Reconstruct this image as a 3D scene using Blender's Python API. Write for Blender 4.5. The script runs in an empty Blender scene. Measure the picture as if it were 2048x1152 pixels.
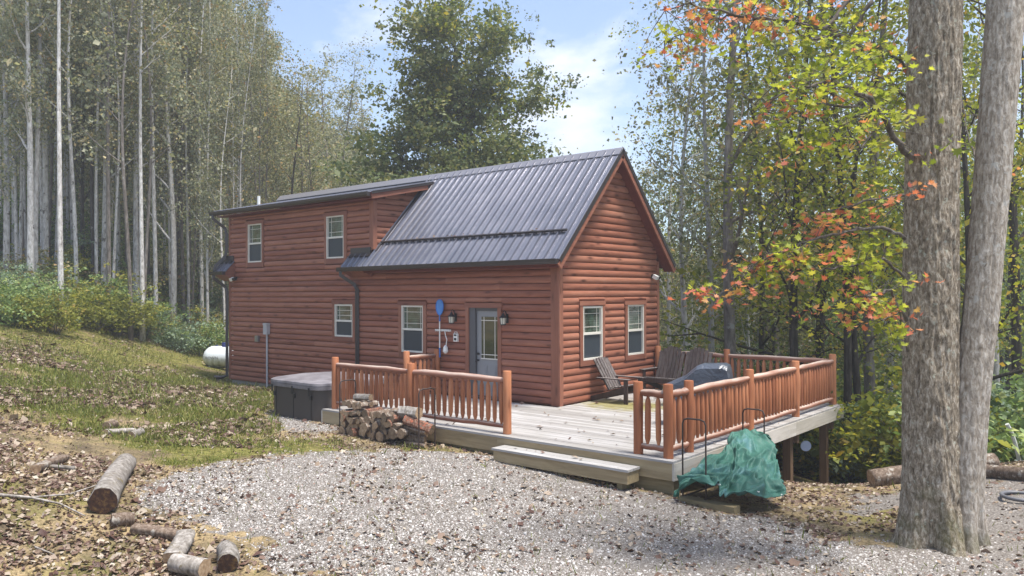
import bpy, math, random
import numpy as np
from mathutils import Matrix, Vector

random.seed(7)
rng = np.random.default_rng(7)
C = bpy.context.scene.collection
SC = bpy.context.scene

# ---------------------------------------------------------------- camera
CAM = np.array([10.763, -14.437, 2.579])
YAW, PITCH, ROLL = 0.7000, 0.0065, -0.0034
FPX = 1579.0
_f = np.array([-math.sin(YAW) * math.cos(PITCH), math.cos(YAW) * math.cos(PITCH), math.sin(PITCH)])
_r = np.array([math.cos(YAW), math.sin(YAW), 0.0])
_u = np.cross(_r, _f)
_r, _u = _r * math.cos(ROLL) + _u * math.sin(ROLL), -_r * math.sin(ROLL) + _u * math.cos(ROLL)
cd = bpy.data.cameras.new('camera')
cam = bpy.data.objects.new('camera', cd)
C.objects.link(cam)
M = Matrix.Identity(4)
for i in range(3):
    M[i][0], M[i][1], M[i][2], M[i][3] = _r[i], _u[i], -_f[i], CAM[i]
cam.matrix_world = M
cd.sensor_width = 36
cd.lens = 36 * FPX / 2048
cd.clip_start = 0.05
cd.clip_end = 2000
SC.camera = cam

# ---------------------------------------------------------------- light
SUN_DIR = Vector((0.27, 0.04, 0.84)).normalized()      # towards the sun
world = bpy.data.worlds.new('World')
SC.world = world
world.use_nodes = True
wn, wl = world.node_tree.nodes, world.node_tree.links
wn.clear()
out = wn.new('ShaderNodeOutputWorld')
bg = wn.new('ShaderNodeBackground')
sky = wn.new('ShaderNodeTexSky')
sky.sky_type = 'NISHITA'
sky.sun_disc = False
sky.sun_elevation = math.asin(SUN_DIR.z)
sky.sun_rotation = math.atan2(SUN_DIR.x, SUN_DIR.y)
sky.altitude = 300
sky.air_density = 1.0
sky.dust_density = 0.8
sky.ozone_density = 2.5
tc = wn.new('ShaderNodeTexCoord')
mp = wn.new('ShaderNodeMapping')
mp.inputs['Scale'].default_value = (1.0, 1.0, 2.6)
mp.inputs['Location'].default_value = (0.35, 0.9, 0.2)
nz = wn.new('ShaderNodeTexNoise')
nz.inputs['Scale'].default_value = 3.2
nz.inputs['Detail'].default_value = 9
nz.inputs['Roughness'].default_value = 0.62
nz.inputs['Distortion'].default_value = 0.3
cr = wn.new('ShaderNodeValToRGB')
cr.color_ramp.elements[0].position = 0.50
cr.color_ramp.elements[1].position = 0.72
mx = wn.new('ShaderNodeMixRGB')
mx.inputs[2].default_value = (5.4, 5.5, 5.8, 1)
wl.new(tc.outputs['Generated'], mp.inputs['Vector'])
wl.new(mp.outputs[0], nz.inputs['Vector'])
wl.new(nz.outputs['Fac'], cr.inputs['Fac'])
wl.new(cr.outputs[0], mx.inputs[0])
wl.new(sky.outputs[0], mx.inputs[1])
wl.new(mx.outputs[0], bg.inputs['Color'])
bg.inputs['Strength'].default_value = 0.105
wl.new(bg.outputs[0], out.inputs['Surface'])
sd = bpy.data.lights.new('sun', 'SUN')
sd.energy = 3.7
sd.angle = math.radians(14)
sd.color = (1.0, 0.95, 0.87)
sun = bpy.data.objects.new('sun', sd)
C.objects.link(sun)
sun.rotation_euler = SUN_DIR.to_track_quat('Z', 'Y').to_euler()
SC.view_settings.view_transform = 'Standard'
SC.view_settings.look = 'None'
SC.view_settings.gamma = 1
SC.view_settings.exposure = 1.26
SC.render.engine = 'CYCLES'
SC.cycles.max_bounces = 8
SC.cycles.diffuse_bounces = 7
SC.cycles.transparent_max_bounces = 6
SC.cycles.volume_bounces = 0

# ---------------------------------------------------------------- helpers
def vn(p, seed=0):
    """value noise in 0..1, p is (N,3)"""
    p = np.asarray(p, float)
    i = np.floor(p).astype(np.int64)
    f = p - i
    f = f * f * (3 - 2 * f)
    def h(a, b, c):
        n = (a * 73856093) ^ (b * 19349663) ^ (c * 83492791) ^ (seed * 2654435761)
        n = (n ^ (n >> 13)) * 1274126177 & 0x7fffffff
        n = (n ^ (n >> 16)) & 0xffff
        return n / 65535.0
    r = 0
    for dx in (0, 1):
        for dy in (0, 1):
            for dz in (0, 1):
                w = (f[:, 0] if dx else 1 - f[:, 0]) * (f[:, 1] if dy else 1 - f[:, 1]) * (f[:, 2] if dz else 1 - f[:, 2])
                r = r + w * h(i[:, 0] + dx, i[:, 1] + dy, i[:, 2] + dz)
    return r

def fbm(p, seed=0, o=4):
    p = np.asarray(p, float)
    s, a, t = 0, 0.5, 0
    for k in range(o):
        s = s + a * vn(p * 2 ** k, seed + k)
        t += a
        a *= .5
    return s / t

def np_mesh(name, verts, faces, smooth=False, mat_idx=None):
    """faces: (N,k) array of equal-sized polygons"""
    me = bpy.data.meshes.new(name)
    verts = np.asarray(verts, np.float32)
    faces = np.asarray(faces, np.int32)
    n, k = faces.shape
    me.vertices.add(len(verts))
    me.vertices.foreach_set('co', verts.ravel())
    me.loops.add(n * k)
    me.loops.foreach_set('vertex_index', faces.ravel())
    me.polygons.add(n)
    me.polygons.foreach_set('loop_start', np.arange(0, n * k, k, dtype=np.int32))
    if mat_idx is not None:
        me.polygons.foreach_set('material_index', np.asarray(mat_idx, np.int32))
    if smooth:
        me.polygons.foreach_set('use_smooth', np.ones(n, bool))
    me.update(calc_edges=True)
    return me

class MB:
    def __init__(s):
        s.v, s.f, s.m = [], [], []
    def add(s, v, f, m=0):
        o = len(s.v)
        s.v += [tuple(map(float, a)) for a in v]
        for q in f:
            s.f.append(tuple(o + i for i in q))
            s.m.append(m)
    def box(s, a, b, m=0):
        x0, y0, z0 = a
        x1, y1, z1 = b
        x0, x1 = min(x0, x1), max(x0, x1)
        y0, y1 = min(y0, y1), max(y0, y1)
        z0, z1 = min(z0, z1), max(z0, z1)
        s.add([(x0, y0, z0), (x1, y0, z0), (x1, y1, z0), (x0, y1, z0), (x0, y0, z1), (x1, y0, z1), (x1, y1, z1), (x0, y1, z1)],
              [(0, 3, 2, 1), (4, 5, 6, 7), (0, 1, 5, 4), (1, 2, 6, 5), (2, 3, 7, 6), (3, 0, 4, 7)], m)
    def beam(s, a, b, w, h, up=(0, 0, 1), m=0):
        """rectangular bar from a to b, w sideways, h along up"""
        a, b = Vector(a), Vector(b)
        d = (b - a).normalized()
        up = Vector(up)
        sd_ = d.cross(up).normalized() * (w / 2)
        u = sd_.cross(d).normalized() * (h / 2)
        v = [a - sd_ - u, a + sd_ - u, a + sd_ + u, a - sd_ + u, b - sd_ - u, b + sd_ - u, b + sd_ + u, b - sd_ + u]
        s.add(v, [(0, 1, 2, 3), (7, 6, 5, 4), (0, 4, 5, 1), (1, 5, 6, 2), (2, 6, 7, 3), (3, 7, 4, 0)], m)
    def tube(s, pts, r, n=8, caps=True, m=0, capm=None, jit=0, seed=0):
        pts = [Vector(p) for p in pts]
        k = len(pts)
        rs = r if hasattr(r, '__len__') else [r] * k
        rr = random.Random(seed)
        jj = [1 + jit * (rr.random() - .5) * 2 for _ in range(n)]
        d0 = (pts[1] - pts[0]).normalized()
        ref = Vector((0, 0, 1)) if abs(d0.z) < .9 else Vector((1, 0, 0))
        side = d0.cross(ref).normalized()
        v = []
        for i, p in enumerate(pts):
            if i == 0: d = pts[1] - pts[0]
            elif i == k - 1: d = pts[-1] - pts[-2]
            else: d = pts[i + 1] - pts[i - 1]
            d.normalize()
            side = (side - d * side.dot(d)).normalized()
            up = d.cross(side)
            for j in range(n):
                t = 2 * math.pi * j / n
                v.append(p + (side * math.cos(t) + up * math.sin(t)) * rs[i] * jj[j] * (1 + jit * .3 * (rr.random() - .5)))
        f = []
        for i in range(k - 1):
            for j in range(n):
                a, b = i * n + j, i * n + (j + 1) % n
                f.append((a, b, b + n, a + n))
        s.add(v, f, m)
        if caps:
            o = len(s.v) - k * n
            cm = m if capm is None else capm
            s.f.append(tuple(o + j for j in range(n))[::-1]); s.m.append(cm)
            s.f.append(tuple(o + (k - 1) * n + j for j in range(n))); s.m.append(cm)
    def prism(s, prof, org, uu, vv, ww, L, m=0):
        """profile (u,v) extruded L along ww"""
        org, uu, vv, ww = Vector(org), Vector(uu), Vector(vv), Vector(ww)
        n = len(prof)
        v = [org + uu * a + vv * b for a, b in prof] + [org + uu * a + vv * b + ww * L for a, b in prof]
        f = [(i, (i + 1) % n, (i + 1) % n + n, i + n) for i in range(n)]
        f += [tuple(range(n))[::-1], tuple(range(n, 2 * n))]
        s.add(v, f, m)
    def mesh(s, name, smooth=False, recalc=True):
        me = bpy.data.meshes.new(name)
        me.from_pydata(s.v, [], s.f)
        me.polygons.foreach_set('material_index', s.m)
        if smooth:
            me.polygons.foreach_set('use_smooth', [True] * len(s.f))
        if recalc:
            import bmesh
            b = bmesh.new(); b.from_mesh(me)
            bmesh.ops.recalc_face_normals(b, faces=b.faces)
            b.to_mesh(me); b.free()
        me.update()
        return me

def link(name, me, mats, parent=None, kind=None, loc=None, label=None):
    o = bpy.data.objects.new(name, me)
    C.objects.link(o)
    if me is not None and mats is not None and len(me.materials) == 0:
        for m in (mats if isinstance(mats, (list, tuple)) else [mats]):
            me.materials.append(m)
    if parent is not None:
        o.parent = parent
        o.matrix_parent_inverse = Matrix.Identity(4)
    if kind: o['kind'] = kind
    if loc is not None: o.location = loc
    if label: o['label'] = label
    return o

def build(name, mb, mats, parent=None, smooth=False, **k):
    return link(name, mb.mesh(name, smooth), mats, parent, **k)

def thing(name, label, cat, group=None, loc=(0, 0, 0), rz=0):
    o = bpy.data.objects.new(name, None)
    C.objects.link(o)
    o.empty_display_size = .2
    o.location = loc
    o.rotation_euler = (0, 0, rz)
    return tag(o, label, cat, group)

def tag(o, label, cat, group=None):
    o['label'] = label
    o['category'] = cat
    if group: o['group'] = group
    return o

def copy_tree(o, parent=None):
    c = o.copy()
    C.objects.link(c)
    c.parent = parent
    for ch in list(o.children):
        copy_tree(ch, c)
    return c

def autosmooth(o, ang=35):
    me = o.data
    me.polygons.foreach_set('use_smooth', [True] * len(me.polygons))
    try:
        me.set_sharp_from_angle(angle=math.radians(ang))
    except Exception:
        pass
    return o

def at(px, depth, py=586.0):
    """point seen in column px (of 2048) at the given depth along the view axis"""
    d = _f + _r * (px - 1024) / FPX - _u * (py - 576) / FPX
    return CAM + d * depth

# ---------------------------------------------------------------- ground height
ctrl = [(-3.5, -3.5, -.30), (0, -3.5, -.38), (2.4, -3.6, -.42), (4.8, -3.6, -.54), (4.7, 1.7, -1.37), (4.7, 3.9, -1.9), (0, 4.6, -1.3),
        (-14, -0.2, -.49), (-11, -0.2, -.42), (-7, -1, -.36), (-5.4, -3.8, -.33), (-14, 4.6, -.6), (1, -11.4, -.45), (5.4, -8, -.6), (9.5, -4.3, -.66), (8.2, -3.4, -.62),
        (6.2, -2.8, -.70), (10, -10, -.62), (14, -12, -.6), (0, 0, -.55), (2.5, -.5, -.8), (2.2, 2.5, -1.25), (-7, 4.6, -.8)]
for px, D_, z in [(0, 22, 1.05), (0, 26, 1.7), (0, 18, .6), (0, 11.5, .12), (200, 10, -.33), (240, 15, -.20), (300, 27, .28), (420, 31, -.3), (420, 38, .3), (200, 30, 1.2),
                  (500, 42, .9), (0, 45, 9), (300, 50, 9), (480, 60, 9), (700, 60, 6), (900, 60, 1), (1200, 50, -4), (1500, 32, -4.2), (1800, 26, -4), (2000, 26, -4),
                  (2040, 15, -.75), (1740, 13.6, -.75), (1900, 14.5, -.75), (1740, 17, -2.2), (2000, 19, -2.4), (1650, 15, -1.1),
                  (0, 95, 26), (500, 100, 20), (900, 110, 8), (1300, 110, 0), (1800, 100, 0), (2300, 90, -2), (-700, 60, 18), (-700, 25, 5), (-700, 8, 1),
                  (2900, 20, -1), (2900, 60, -3)]:
    p = at(px, D_)
    ctrl.append((p[0], p[1], z))
ctrl += [(30, -60, -2), (-60, -60, 6), (80, -20, -2), (10, -30, -.8), (-20, -22, .8)]
ctrl = np.array(ctrl)
def _tps(r2):
    return np.where(r2 > 1e-9, r2 * np.log(np.maximum(r2, 1e-9)), 0)
_X = ctrl[:, :2] / 10
_K = _tps(((_X[:, None] - _X[None]) ** 2).sum(-1)) + np.eye(len(_X)) * 0.004
_P = np.c_[np.ones(len(_X)), _X]
_A = np.block([[_K, _P], [_P.T, np.zeros((3, 3))]])
_W = np.linalg.solve(_A, np.r_[ctrl[:, 2], 0, 0, 0])
def gz(x, y):
    x = np.atleast_1d(np.asarray(x, float)); y = np.atleast_1d(np.asarray(y, float))
    q = np.c_[x.ravel(), y.ravel()] / 10
    r = np.empty(len(q))
    for i in range(0, len(q), 20000):
        s = q[i:i + 20000]
        K = _tps(((s[:, None] - _X[None]) ** 2).sum(-1))
        r[i:i + 20000] = K @ _W[:-3] + _W[-3] + s @ _W[-2:]
    return r
def gz1(x, y):
    return float(gz(x, y)[0])
def on_ground(px, py):
    """where the sight line through a picture point meets the ground"""
    d = _f + _r * (px - 1024) / FPX - _u * (py - 576) / FPX
    t = np.linspace(6, 60, 800)
    P = CAM + d * t[:, None]
    g = gz(P[:, 0], P[:, 1])
    k = np.argmax(P[:, 2] < g)
    return np.array([P[k, 0], P[k, 1], g[k]])

# ---------------------------------------------------------------- materials
def new_mat(name):
    m = bpy.data.materials.new(name)
    m.use_nodes = True
    nt = m.node_tree
    return m, nt.nodes, nt.links, nt.nodes['Principled BSDF']

def simple(name, col, rough=.6, metal=0, spec=.5):
    m, n, l, b = new_mat(name)
    b.inputs['Base Color'].default_value = (*col, 1)
    b.inputs['Roughness'].default_value = rough
    b.inputs['Metallic'].default_value = metal
    b.inputs['Specular IOR Level'].default_value = spec
    return m

def ramp(n, l, src, stops):
    r = n.new('ShaderNodeValToRGB')
    e = r.color_ramp.elements
    while len(e) > 1:
        e.remove(e[0])
    e[0].position, e[0].color = stops[0][0], (*stops[0][1], 1)
    for p, c in stops[1:]:
        q = e.new(p); q.color = (*c, 1)
    l.new(src, r.inputs['Fac'])
    return r.outputs['Color']

def noise(n, l, vec, scale, detail=4, rough=.6, dist=0):
    t = n.new('ShaderNodeTexNoise')
    t.inputs['Scale'].default_value = scale
    t.inputs['Detail'].default_value = detail
    t.inputs['Roughness'].default_value = rough
    t.inputs['Distortion'].default_value = dist
    if vec is not None: l.new(vec, t.inputs['Vector'])
    return t.outputs['Fac']

def mapping(n, l, scale, kind='Object', rand=True):
    t = n.new('ShaderNodeTexCoord')
    src = t.outputs[kind]
    if rand:
        oi = n.new('ShaderNodeObjectInfo')
        mu = n.new('ShaderNodeVectorMath'); mu.operation = 'SCALE'
        cv = n.new('ShaderNodeCombineXYZ')
        for i in range(3): l.new(oi.outputs['Random'], cv.inputs[i])
        l.new(cv.outputs[0], mu.inputs[0]); mu.inputs['Scale'].default_value = 37
        ad = n.new('ShaderNodeVectorMath'); ad.operation = 'ADD'
        l.new(src, ad.inputs[0]); l.new(mu.outputs[0], ad.inputs[1])
        src = ad.outputs[0]
    m = n.new('ShaderNodeMapping')
    m.inputs['Scale'].default_value = scale
    l.new(src, m.inputs['Vector'])
    return m.outputs[0]

def mixc(n, l, fac, a, b, mode='MIX'):
    m = n.new('ShaderNodeMixRGB'); m.blend_type = mode
    for i, v in ((0, fac), (1, a), (2, b)):
        if isinstance(v, (int, float)): m.inputs[i].default_value = v
        elif isinstance(v, tuple): m.inputs[i].default_value = (*v, 1)
        else: l.new(v, m.inputs[i])
    return m.outputs[0]

def mathn(n, l, op, a, b=None, clamp=False):
    m = n.new('ShaderNodeMath'); m.operation = op; m.use_clamp = clamp
    for i, v in ((0, a), (1, b)):
        if v is None: continue
        if isinstance(v, (int, float)): m.inputs[i].default_value = v
        else: l.new(v, m.inputs[i])
    return m.outputs[0]

def bump(n, l, b, h, strength=.4, dist=.01):
    bn = n.new('ShaderNodeBump')
    bn.inputs['Strength'].default_value = strength
    bn.inputs['Distance'].default_value = dist
    l.new(h, bn.inputs['Height'])
    l.new(bn.outputs[0], b.inputs['Normal'])

def wood(name, axis, cols, knots=.5, knotcol=(.06, .018, .01), rough=.6, grain=14, pale_top=None):
    """stained wood, grain along axis ('x','y','z')"""
    m, n, l, b = new_mat(name)
    s = {'x': (.5, 7, 7), 'y': (7, .5, 7), 'z': (7, 7, .5)}[axis]
    v = mapping(n, l, s)
    g = noise(n, l, v, grain / 7, 6, .65, .6)
    oi = n.new('ShaderNodeObjectInfo')
    f = mathn(n, l, 'ADD', mathn(n, l, 'MULTIPLY', g, .8), mathn(n, l, 'MULTIPLY', oi.outputs['Random'], .30))
    base = ramp(n, l, f, [(.30, cols[0]), (.52, cols[1]), (.78, cols[2])])
    # long weathered blotches
    s2 = {'x': (.6, 2, 2), 'y': (2, .6, 2), 'z': (2, 2, .6)}[axis]
    v2 = mapping(n, l, s2)
    bl = noise(n, l, v2, 1.3, 4, .6)
    base = mixc(n, l, mathn(n, l, 'MULTIPLY', ramp(n, l, bl, [(.42, (0, 0, 0)), (.7, (1, 1, 1))]), .45), base, cols[0])
    if knots:
        s3 = {'x': (2.6, 9, 9), 'y': (9, 2.6, 9), 'z': (9, 9, 2.6)}[axis]
        vo = n.new('ShaderNodeTexVoronoi'); vo.feature = 'F1'
        vo.inputs['Scale'].default_value = .55
        l.new(mapping(n, l, s3), vo.inputs['Vector'])
        kf = ramp(n, l, vo.outputs['Distance'], [(.09, (1, 1, 1)), (.16, (.4, .4, .4)), (.28, (0, 0, 0))])
        base = mixc(n, l, mathn(n, l, 'MULTIPLY', kf, knots), base, knotcol)
    if pale_top:
        col, amt = pale_top
        geo = n.new('ShaderNodeNewGeometry')
        sp = n.new('ShaderNodeSeparateXYZ')
        l.new(geo.outputs['Normal'], sp.inputs[0])
        up = mathn(n, l, 'MULTIPLY', mathn(n, l, 'SUBTRACT', sp.outputs[2], .15), 1.6, True)
        w = mathn(n, l, 'MULTIPLY', up, ramp(n, l, noise(n, l, v, 2.5, 6), [(.35, (.2,) * 3), (.6, (1,) * 3)]))
        base = mixc(n, l, mathn(n, l, 'MULTIPLY', w, amt), base, col)
    l.new(base, b.inputs['Base Color'])
    b.inputs['Roughness'].default_value = rough
    b.inputs['Specular IOR Level'].default_value = .3
    bump(n, l, b, g, .35, .006)
    return m

RED = [(.175, .060, .037), (.290, .106, .066), (.37, .165, .108)]
ORG = [(.195, .070, .042), (.315, .120, .072), (.400, .180, .115)]
M_log_x = wood('red stained log siding, grain along x', 'x', RED, .6)
M_log_y = wood('red stained log siding, grain along y', 'y', ORG, .8)
M_trim_z = wood('red trim board upright', 'z', [(.18, .068, .042), (.265, .104, .064), (.33, .145, .092)], .6)
M_trim_x = wood('red trim board level x', 'x', [(.16, .060, .040), (.235, .092, .060), (.30, .13, .085)], .6)
M_trim_y = wood('red trim board level y', 'y', [(.18, .068, .044), (.27, .108, .068), (.34, .15, .095)], .6)
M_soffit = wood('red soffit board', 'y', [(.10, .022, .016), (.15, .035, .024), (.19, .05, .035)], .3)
M_rail_z = wood('orange stained peeled pole upright', 'z', [(.24, .082, .036), (.38, .140, .062), (.48, .205, .10)], .5)
M_rail_x = wood('weathered rail pole x', 'x', [(.16, .055, .030), (.25, .095, .055), (.34, .16, .11)], .4, pale_top=((.50, .44, .38), .85))
M_rail_y = wood('weathered rail pole y', 'y', [(.16, .055, .030), (.27, .10, .055), (.36, .17, .11)], .4, pale_top=((.50, .44, .38), .85))

def deck_mat():
    m, n, l, b = new_mat('grey weathered deck board')
    v = mapping(n, l, (.35, 9, 9))
    g = noise(n, l, v, 3, 7, .7, .4)
    oi = n.new('ShaderNodeObjectInfo')
    f = mathn(n, l, 'ADD', mathn(n, l, 'MULTIPLY', g, .75), mathn(n, l, 'MULTIPLY', oi.outputs['Random'], .25))
    base = ramp(n, l, f, [(.28, (.17, .155, .145)), (.5, (.31, .295, .285)), (.75, (.47, .46, .455))])
    t = n.new('ShaderNodeTexCoord')
    bl = noise(n, l, t.outputs['Object'], .7, 5, .6)
    base = mixc(n, l, mathn(n, l, 'MULTIPLY', ramp(n, l, bl, [(.45, (0, 0, 0)), (.65, (1, 1, 1))]), .5), base, (.25, .235, .21))
    # moss spread on the boards by the gable wall
    vm = n.new('ShaderNodeVectorMath'); vm.operation = 'DISTANCE'
    mpn = n.new('ShaderNodeMapping'); l.new(t.outputs['Object'], mpn.inputs['Vector'])
    mpn.inputs['Scale'].default_value = (.62, .85, 0)
    l.new(mpn.outputs[0], vm.inputs[0]); vm.inputs[1].default_value = (1.05 * .62, 1.1 * .85, 0)
    dm = mathn(n, l, 'ADD', mathn(n, l, 'SUBTRACT', 1.15, vm.outputs['Value']), mathn(n, l, 'MULTIPLY', mathn(n, l, 'SUBTRACT', noise(n, l, t.outputs['Object'], 3.5, 6), .5), 1.3))
    mf = ramp(n, l, dm, [(.25, (0, 0, 0)), (.75, (1, 1, 1))])
    base = mixc(n, l, mathn(n, l, 'MULTIPLY', mf, .85), base, (.20, .17, .035))
    l.new(base, b.inputs['Base Color'])
    b.inputs['Roughness'].default_value = .75
    bump(n, l, b, g, .4, .004)
    return m
M_deck = deck_mat()
M_fascia = wood('pressure treated fascia board', 'x', [(.22, .165, .09), (.36, .28, .165), (.47, .385, .25)], .15, (.12, .08, .04), .8)
M_fascia_y = wood('pale fascia board', 'y', [(.30, .27, .22), (.45, .41, .35), (.58, .54, .49)], .2, (.15, .11, .07), .8)  # paler, greyer tones than the front fascia boards
M_skirt = wood('dark skirt board', 'x', [(.14, .11, .06), (.24, .19, .105), (.33, .265, .16)], .15, (.08, .06, .03), .85)  # fascia wood in darker tones, for skirt and step boards
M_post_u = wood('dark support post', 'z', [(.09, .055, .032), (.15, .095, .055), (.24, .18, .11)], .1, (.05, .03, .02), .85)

def roof_mat():
    m, n, l, b = new_mat('charcoal painted ribbed metal')
    t = n.new('ShaderNodeTexCoord')
    g = noise(n, l, t.outputs['Object'], 1.6, 5, .6)
    base = ramp(n, l, g, [(.3, (.155, .16, .195)), (.7, (.215, .215, .25))])
    sp = noise(n, l, t.outputs['Object'], 42, 3, .7)
    base = mixc(n, l, ramp(n, l, sp, [(.66, (0, 0, 0)), (.72, (.5, .5, .5))]), base, (.30, .29, .29))
    l.new(base, b.inputs['Base Color'])
    b.inputs['Metallic'].default_value = .65
    b.inputs['Roughness'].default_value = .30
    b.inputs['Coat Weight'].default_value = .35
    b.inputs['Coat Roughness'].default_value = .22
    return m
M_roof = roof_mat()
M_cap = simple('grey ridge metal', (.28, .27, .29), .4, .5)
M_gutter = simple('dark bronze gutter', (.045, .038, .038), .35, .2)
M_white = simple('white vinyl window frame', (.68, .65, .58), .45)
M_black = simple('black painted metal', (.02, .02, .022), .4, .3)
M_dgrey = simple('grey painted steel door', (.24, .245, .255), .45)
M_jamb = simple('dark grey door jamb', (.09, .09, .095), .6)
M_screen = simple('insect screen cloth', (.030, .040, .050), .45)
M_hub = simple('worn galvanised metal', (.33, .33, .34), .4, .7)
M_pvc = simple('grey plastic conduit', (.42, .42, .44), .5)
M_blue = simple('blue plastic', (.03, .16, .52), .4)
M_wplast = simple('white plastic', (.75, .75, .72), .4)
M_lamp_glass = simple('seeded lamp glass', (.62, .60, .50), .15)
M_found = simple('concrete block foundation', (.34, .31, .26), .9)
M_rust = simple('rusty dark iron hoop', (.055, .038, .032), .65, .4)
M_chair = wood('dark brown chair slat', 'z', [(.030, .018, .014), (.055, .034, .028), (.10, .072, .062)], .1, (.02, .01, .01), .5, pale_top=((.42, .40, .40), .5))  # slats take a paler grey on upward faces
M_cover = None

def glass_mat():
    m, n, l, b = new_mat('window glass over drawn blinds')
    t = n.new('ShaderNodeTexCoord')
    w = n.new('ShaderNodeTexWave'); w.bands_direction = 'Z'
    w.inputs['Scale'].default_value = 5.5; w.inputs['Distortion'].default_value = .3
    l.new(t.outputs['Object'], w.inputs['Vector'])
    c = ramp(n, l, w.outputs['Fac'], [(.2, (.045, .072, .052)), (.7, (.10, .145, .11))])  # blind slat bands; their green is a tree reflection put into the colour
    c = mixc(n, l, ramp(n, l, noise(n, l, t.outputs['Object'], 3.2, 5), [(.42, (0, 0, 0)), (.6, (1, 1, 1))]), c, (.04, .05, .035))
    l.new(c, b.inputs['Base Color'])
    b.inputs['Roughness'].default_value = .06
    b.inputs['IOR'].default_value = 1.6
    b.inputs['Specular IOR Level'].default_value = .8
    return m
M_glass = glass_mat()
M_dglass = simple('dark door glass', (.05, .055, .03), .05, 0, .9)

def bark(name, cols, sc=(9, 9, 1.2), lichen=None, bumpd=.02, scale=2.0, moss=None):
    m, n, l, b = new_mat(name)
    v = mapping(n, l, sc)
    g = noise(n, l, v, scale, 7, .7, .5)
    base = ramp(n, l, g, [(.32, cols[0]), (.5, cols[1]), (.68, cols[2])])
    t = n.new('ShaderNodeTexCoord')
    oi = n.new('ShaderNodeObjectInfo')
    hs = n.new('ShaderNodeHueSaturation'); l.new(mathn(n, l, 'ADD', mathn(n, l, 'MULTIPLY', oi.outputs['Random'], .55), .72), hs.inputs['Value'])
    l.new(base, hs.inputs['Color']); base = hs.outputs[0]
    if lichen:
        f = ramp(n, l, noise(n, l, t.outputs['Object'], lichen[1], 6, .65), [(lichen[2], (0, 0, 0)), (lichen[2] + .05, (1, 1, 1))])
        base = mixc(n, l, f, base, lichen[0])
    if moss:
        sp = n.new('ShaderNodeSeparateXYZ'); l.new(t.outputs['Object'], sp.inputs[0])
        h = mathn(n, l, 'ADD', mathn(n, l, 'MULTIPLY', sp.outputs[2], -.35), mathn(n, l, 'MULTIPLY', noise(n, l, t.outputs['Object'], 3, 5), 1.5))
        base = mixc(n, l, mathn(n, l, 'MULTIPLY', ramp(n, l, h, [(.55, (0, 0, 0)), (.95, (1, 1, 1))]), .6), base, moss)
    l.new(base, b.inputs['Base Color'])
    b.inputs['Roughness'].default_value = .9
    b.inputs['Specular IOR Level'].default_value = .15
    bump(n, l, b, g, .8, bumpd)
    return m
M_bark_big = bark('furrowed grey brown bark', [(.06, .045, .03), (.23, .188, .138), (.50, .45, .38)], (8, 8, 3.2), ((.38, .38, .31), 11, .60), .04, 3.6, (.07, .075, .018))
M_bark_pale = bark('pale poplar bark', [(.22, .20, .18), (.46, .44, .415), (.66, .645, .63)], (5, 5, 2.2), ((.13, .115, .10), 3, .60), .01)
M_bark_mid = bark('grey woodland bark', [(.07, .058, .047), (.15, .13, .112), (.27, .24, .215)], (6, 6, 1.5), ((.30, .30, .27), 3, .63), .015)
M_bark_dark = bark('dark woodland bark', [(.022, .018, .014), (.05, .042, .034), (.11, .095, .08)], (7, 7, 1.4), None, .015)
M_bark_log = bark('weathered grey log bark', [(.10, .085, .07), (.25, .225, .20), (.42, .39, .36)], (7, 7, 2.5), ((.16, .13, .08), 4, .6), .01)
M_bark_fire = bark('firewood bark', [(.05, .035, .026), (.15, .108, .08), (.29, .235, .19)], (8, 8, 4), ((.33, .30, .26), 5, .58), .012, 3)
M_bark_redf = bark('red flaking firewood bark', [(.08, .04, .028), (.20, .10, .065), (.36, .27, .22)], (10, 10, 8), ((.42, .13, .075), 17, .58), .012, 3)
def cut_mat(name, a, b_, c):
    m, n, l, b = new_mat(name)
    v = mapping(n, l, (1, 1, 1))
    g = noise(n, l, v, 16, 6, .7)
    oi = n.new('ShaderNodeObjectInfo')
    hs = n.new('ShaderNodeHueSaturation'); l.new(mathn(n, l, 'ADD', mathn(n, l, 'MULTIPLY', oi.outputs['Random'], .8), .5), hs.inputs['Value'])
    l.new(ramp(n, l, g, [(.3, a), (.5, b_), (.7, c)]), hs.inputs['Color']); l.new(hs.outputs[0], b.inputs['Base Color'])
    b.inputs['Roughness'].default_value = .9
    bump(n, l, b, g, .5, .01)
    return m
M_cut = cut_mat('weathered cut wood face', (.15, .09, .05), (.31, .21, .125), (.46, .35, .24))
M_rot = cut_mat('rotten hollow log end', (.012, .007, .005), (.06, .022, .010), (.22, .13, .04))

def leaf_mat(name, stops, trans=.45, rough=.55):
    m, n, l, b = new_mat(name)
    geo = n.new('ShaderNodeNewGeometry')
    oi = n.new('ShaderNodeObjectInfo')
    f = mathn(n, l, 'ADD', mathn(n, l, 'MULTIPLY', geo.outputs['Random Per Island'], .86), mathn(n, l, 'MULTIPLY', oi.outputs['Random'], .14))
    c = ramp(n, l, f, stops)
    l.new(c, b.inputs['Base Color'])
    b.inputs['Roughness'].default_value = rough
    b.inputs['Specular IOR Level'].default_value = .35
    tr = n.new('ShaderNodeBsdfTranslucent')
    tc_ = mixc(n, l, 1.0, c, (1.0, 1.0, .62), 'MULTIPLY')
    l.new(tc_, tr.inputs['Color'])
    mxs = n.new('ShaderNodeMixShader'); mxs.inputs[0].default_value = trans
    l.new(b.outputs[0], mxs.inputs[1]); l.new(tr.outputs[0], mxs.inputs[2])
    l.new(mxs.outputs[0], n['Material Output'].inputs['Surface'])
    return m
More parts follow.
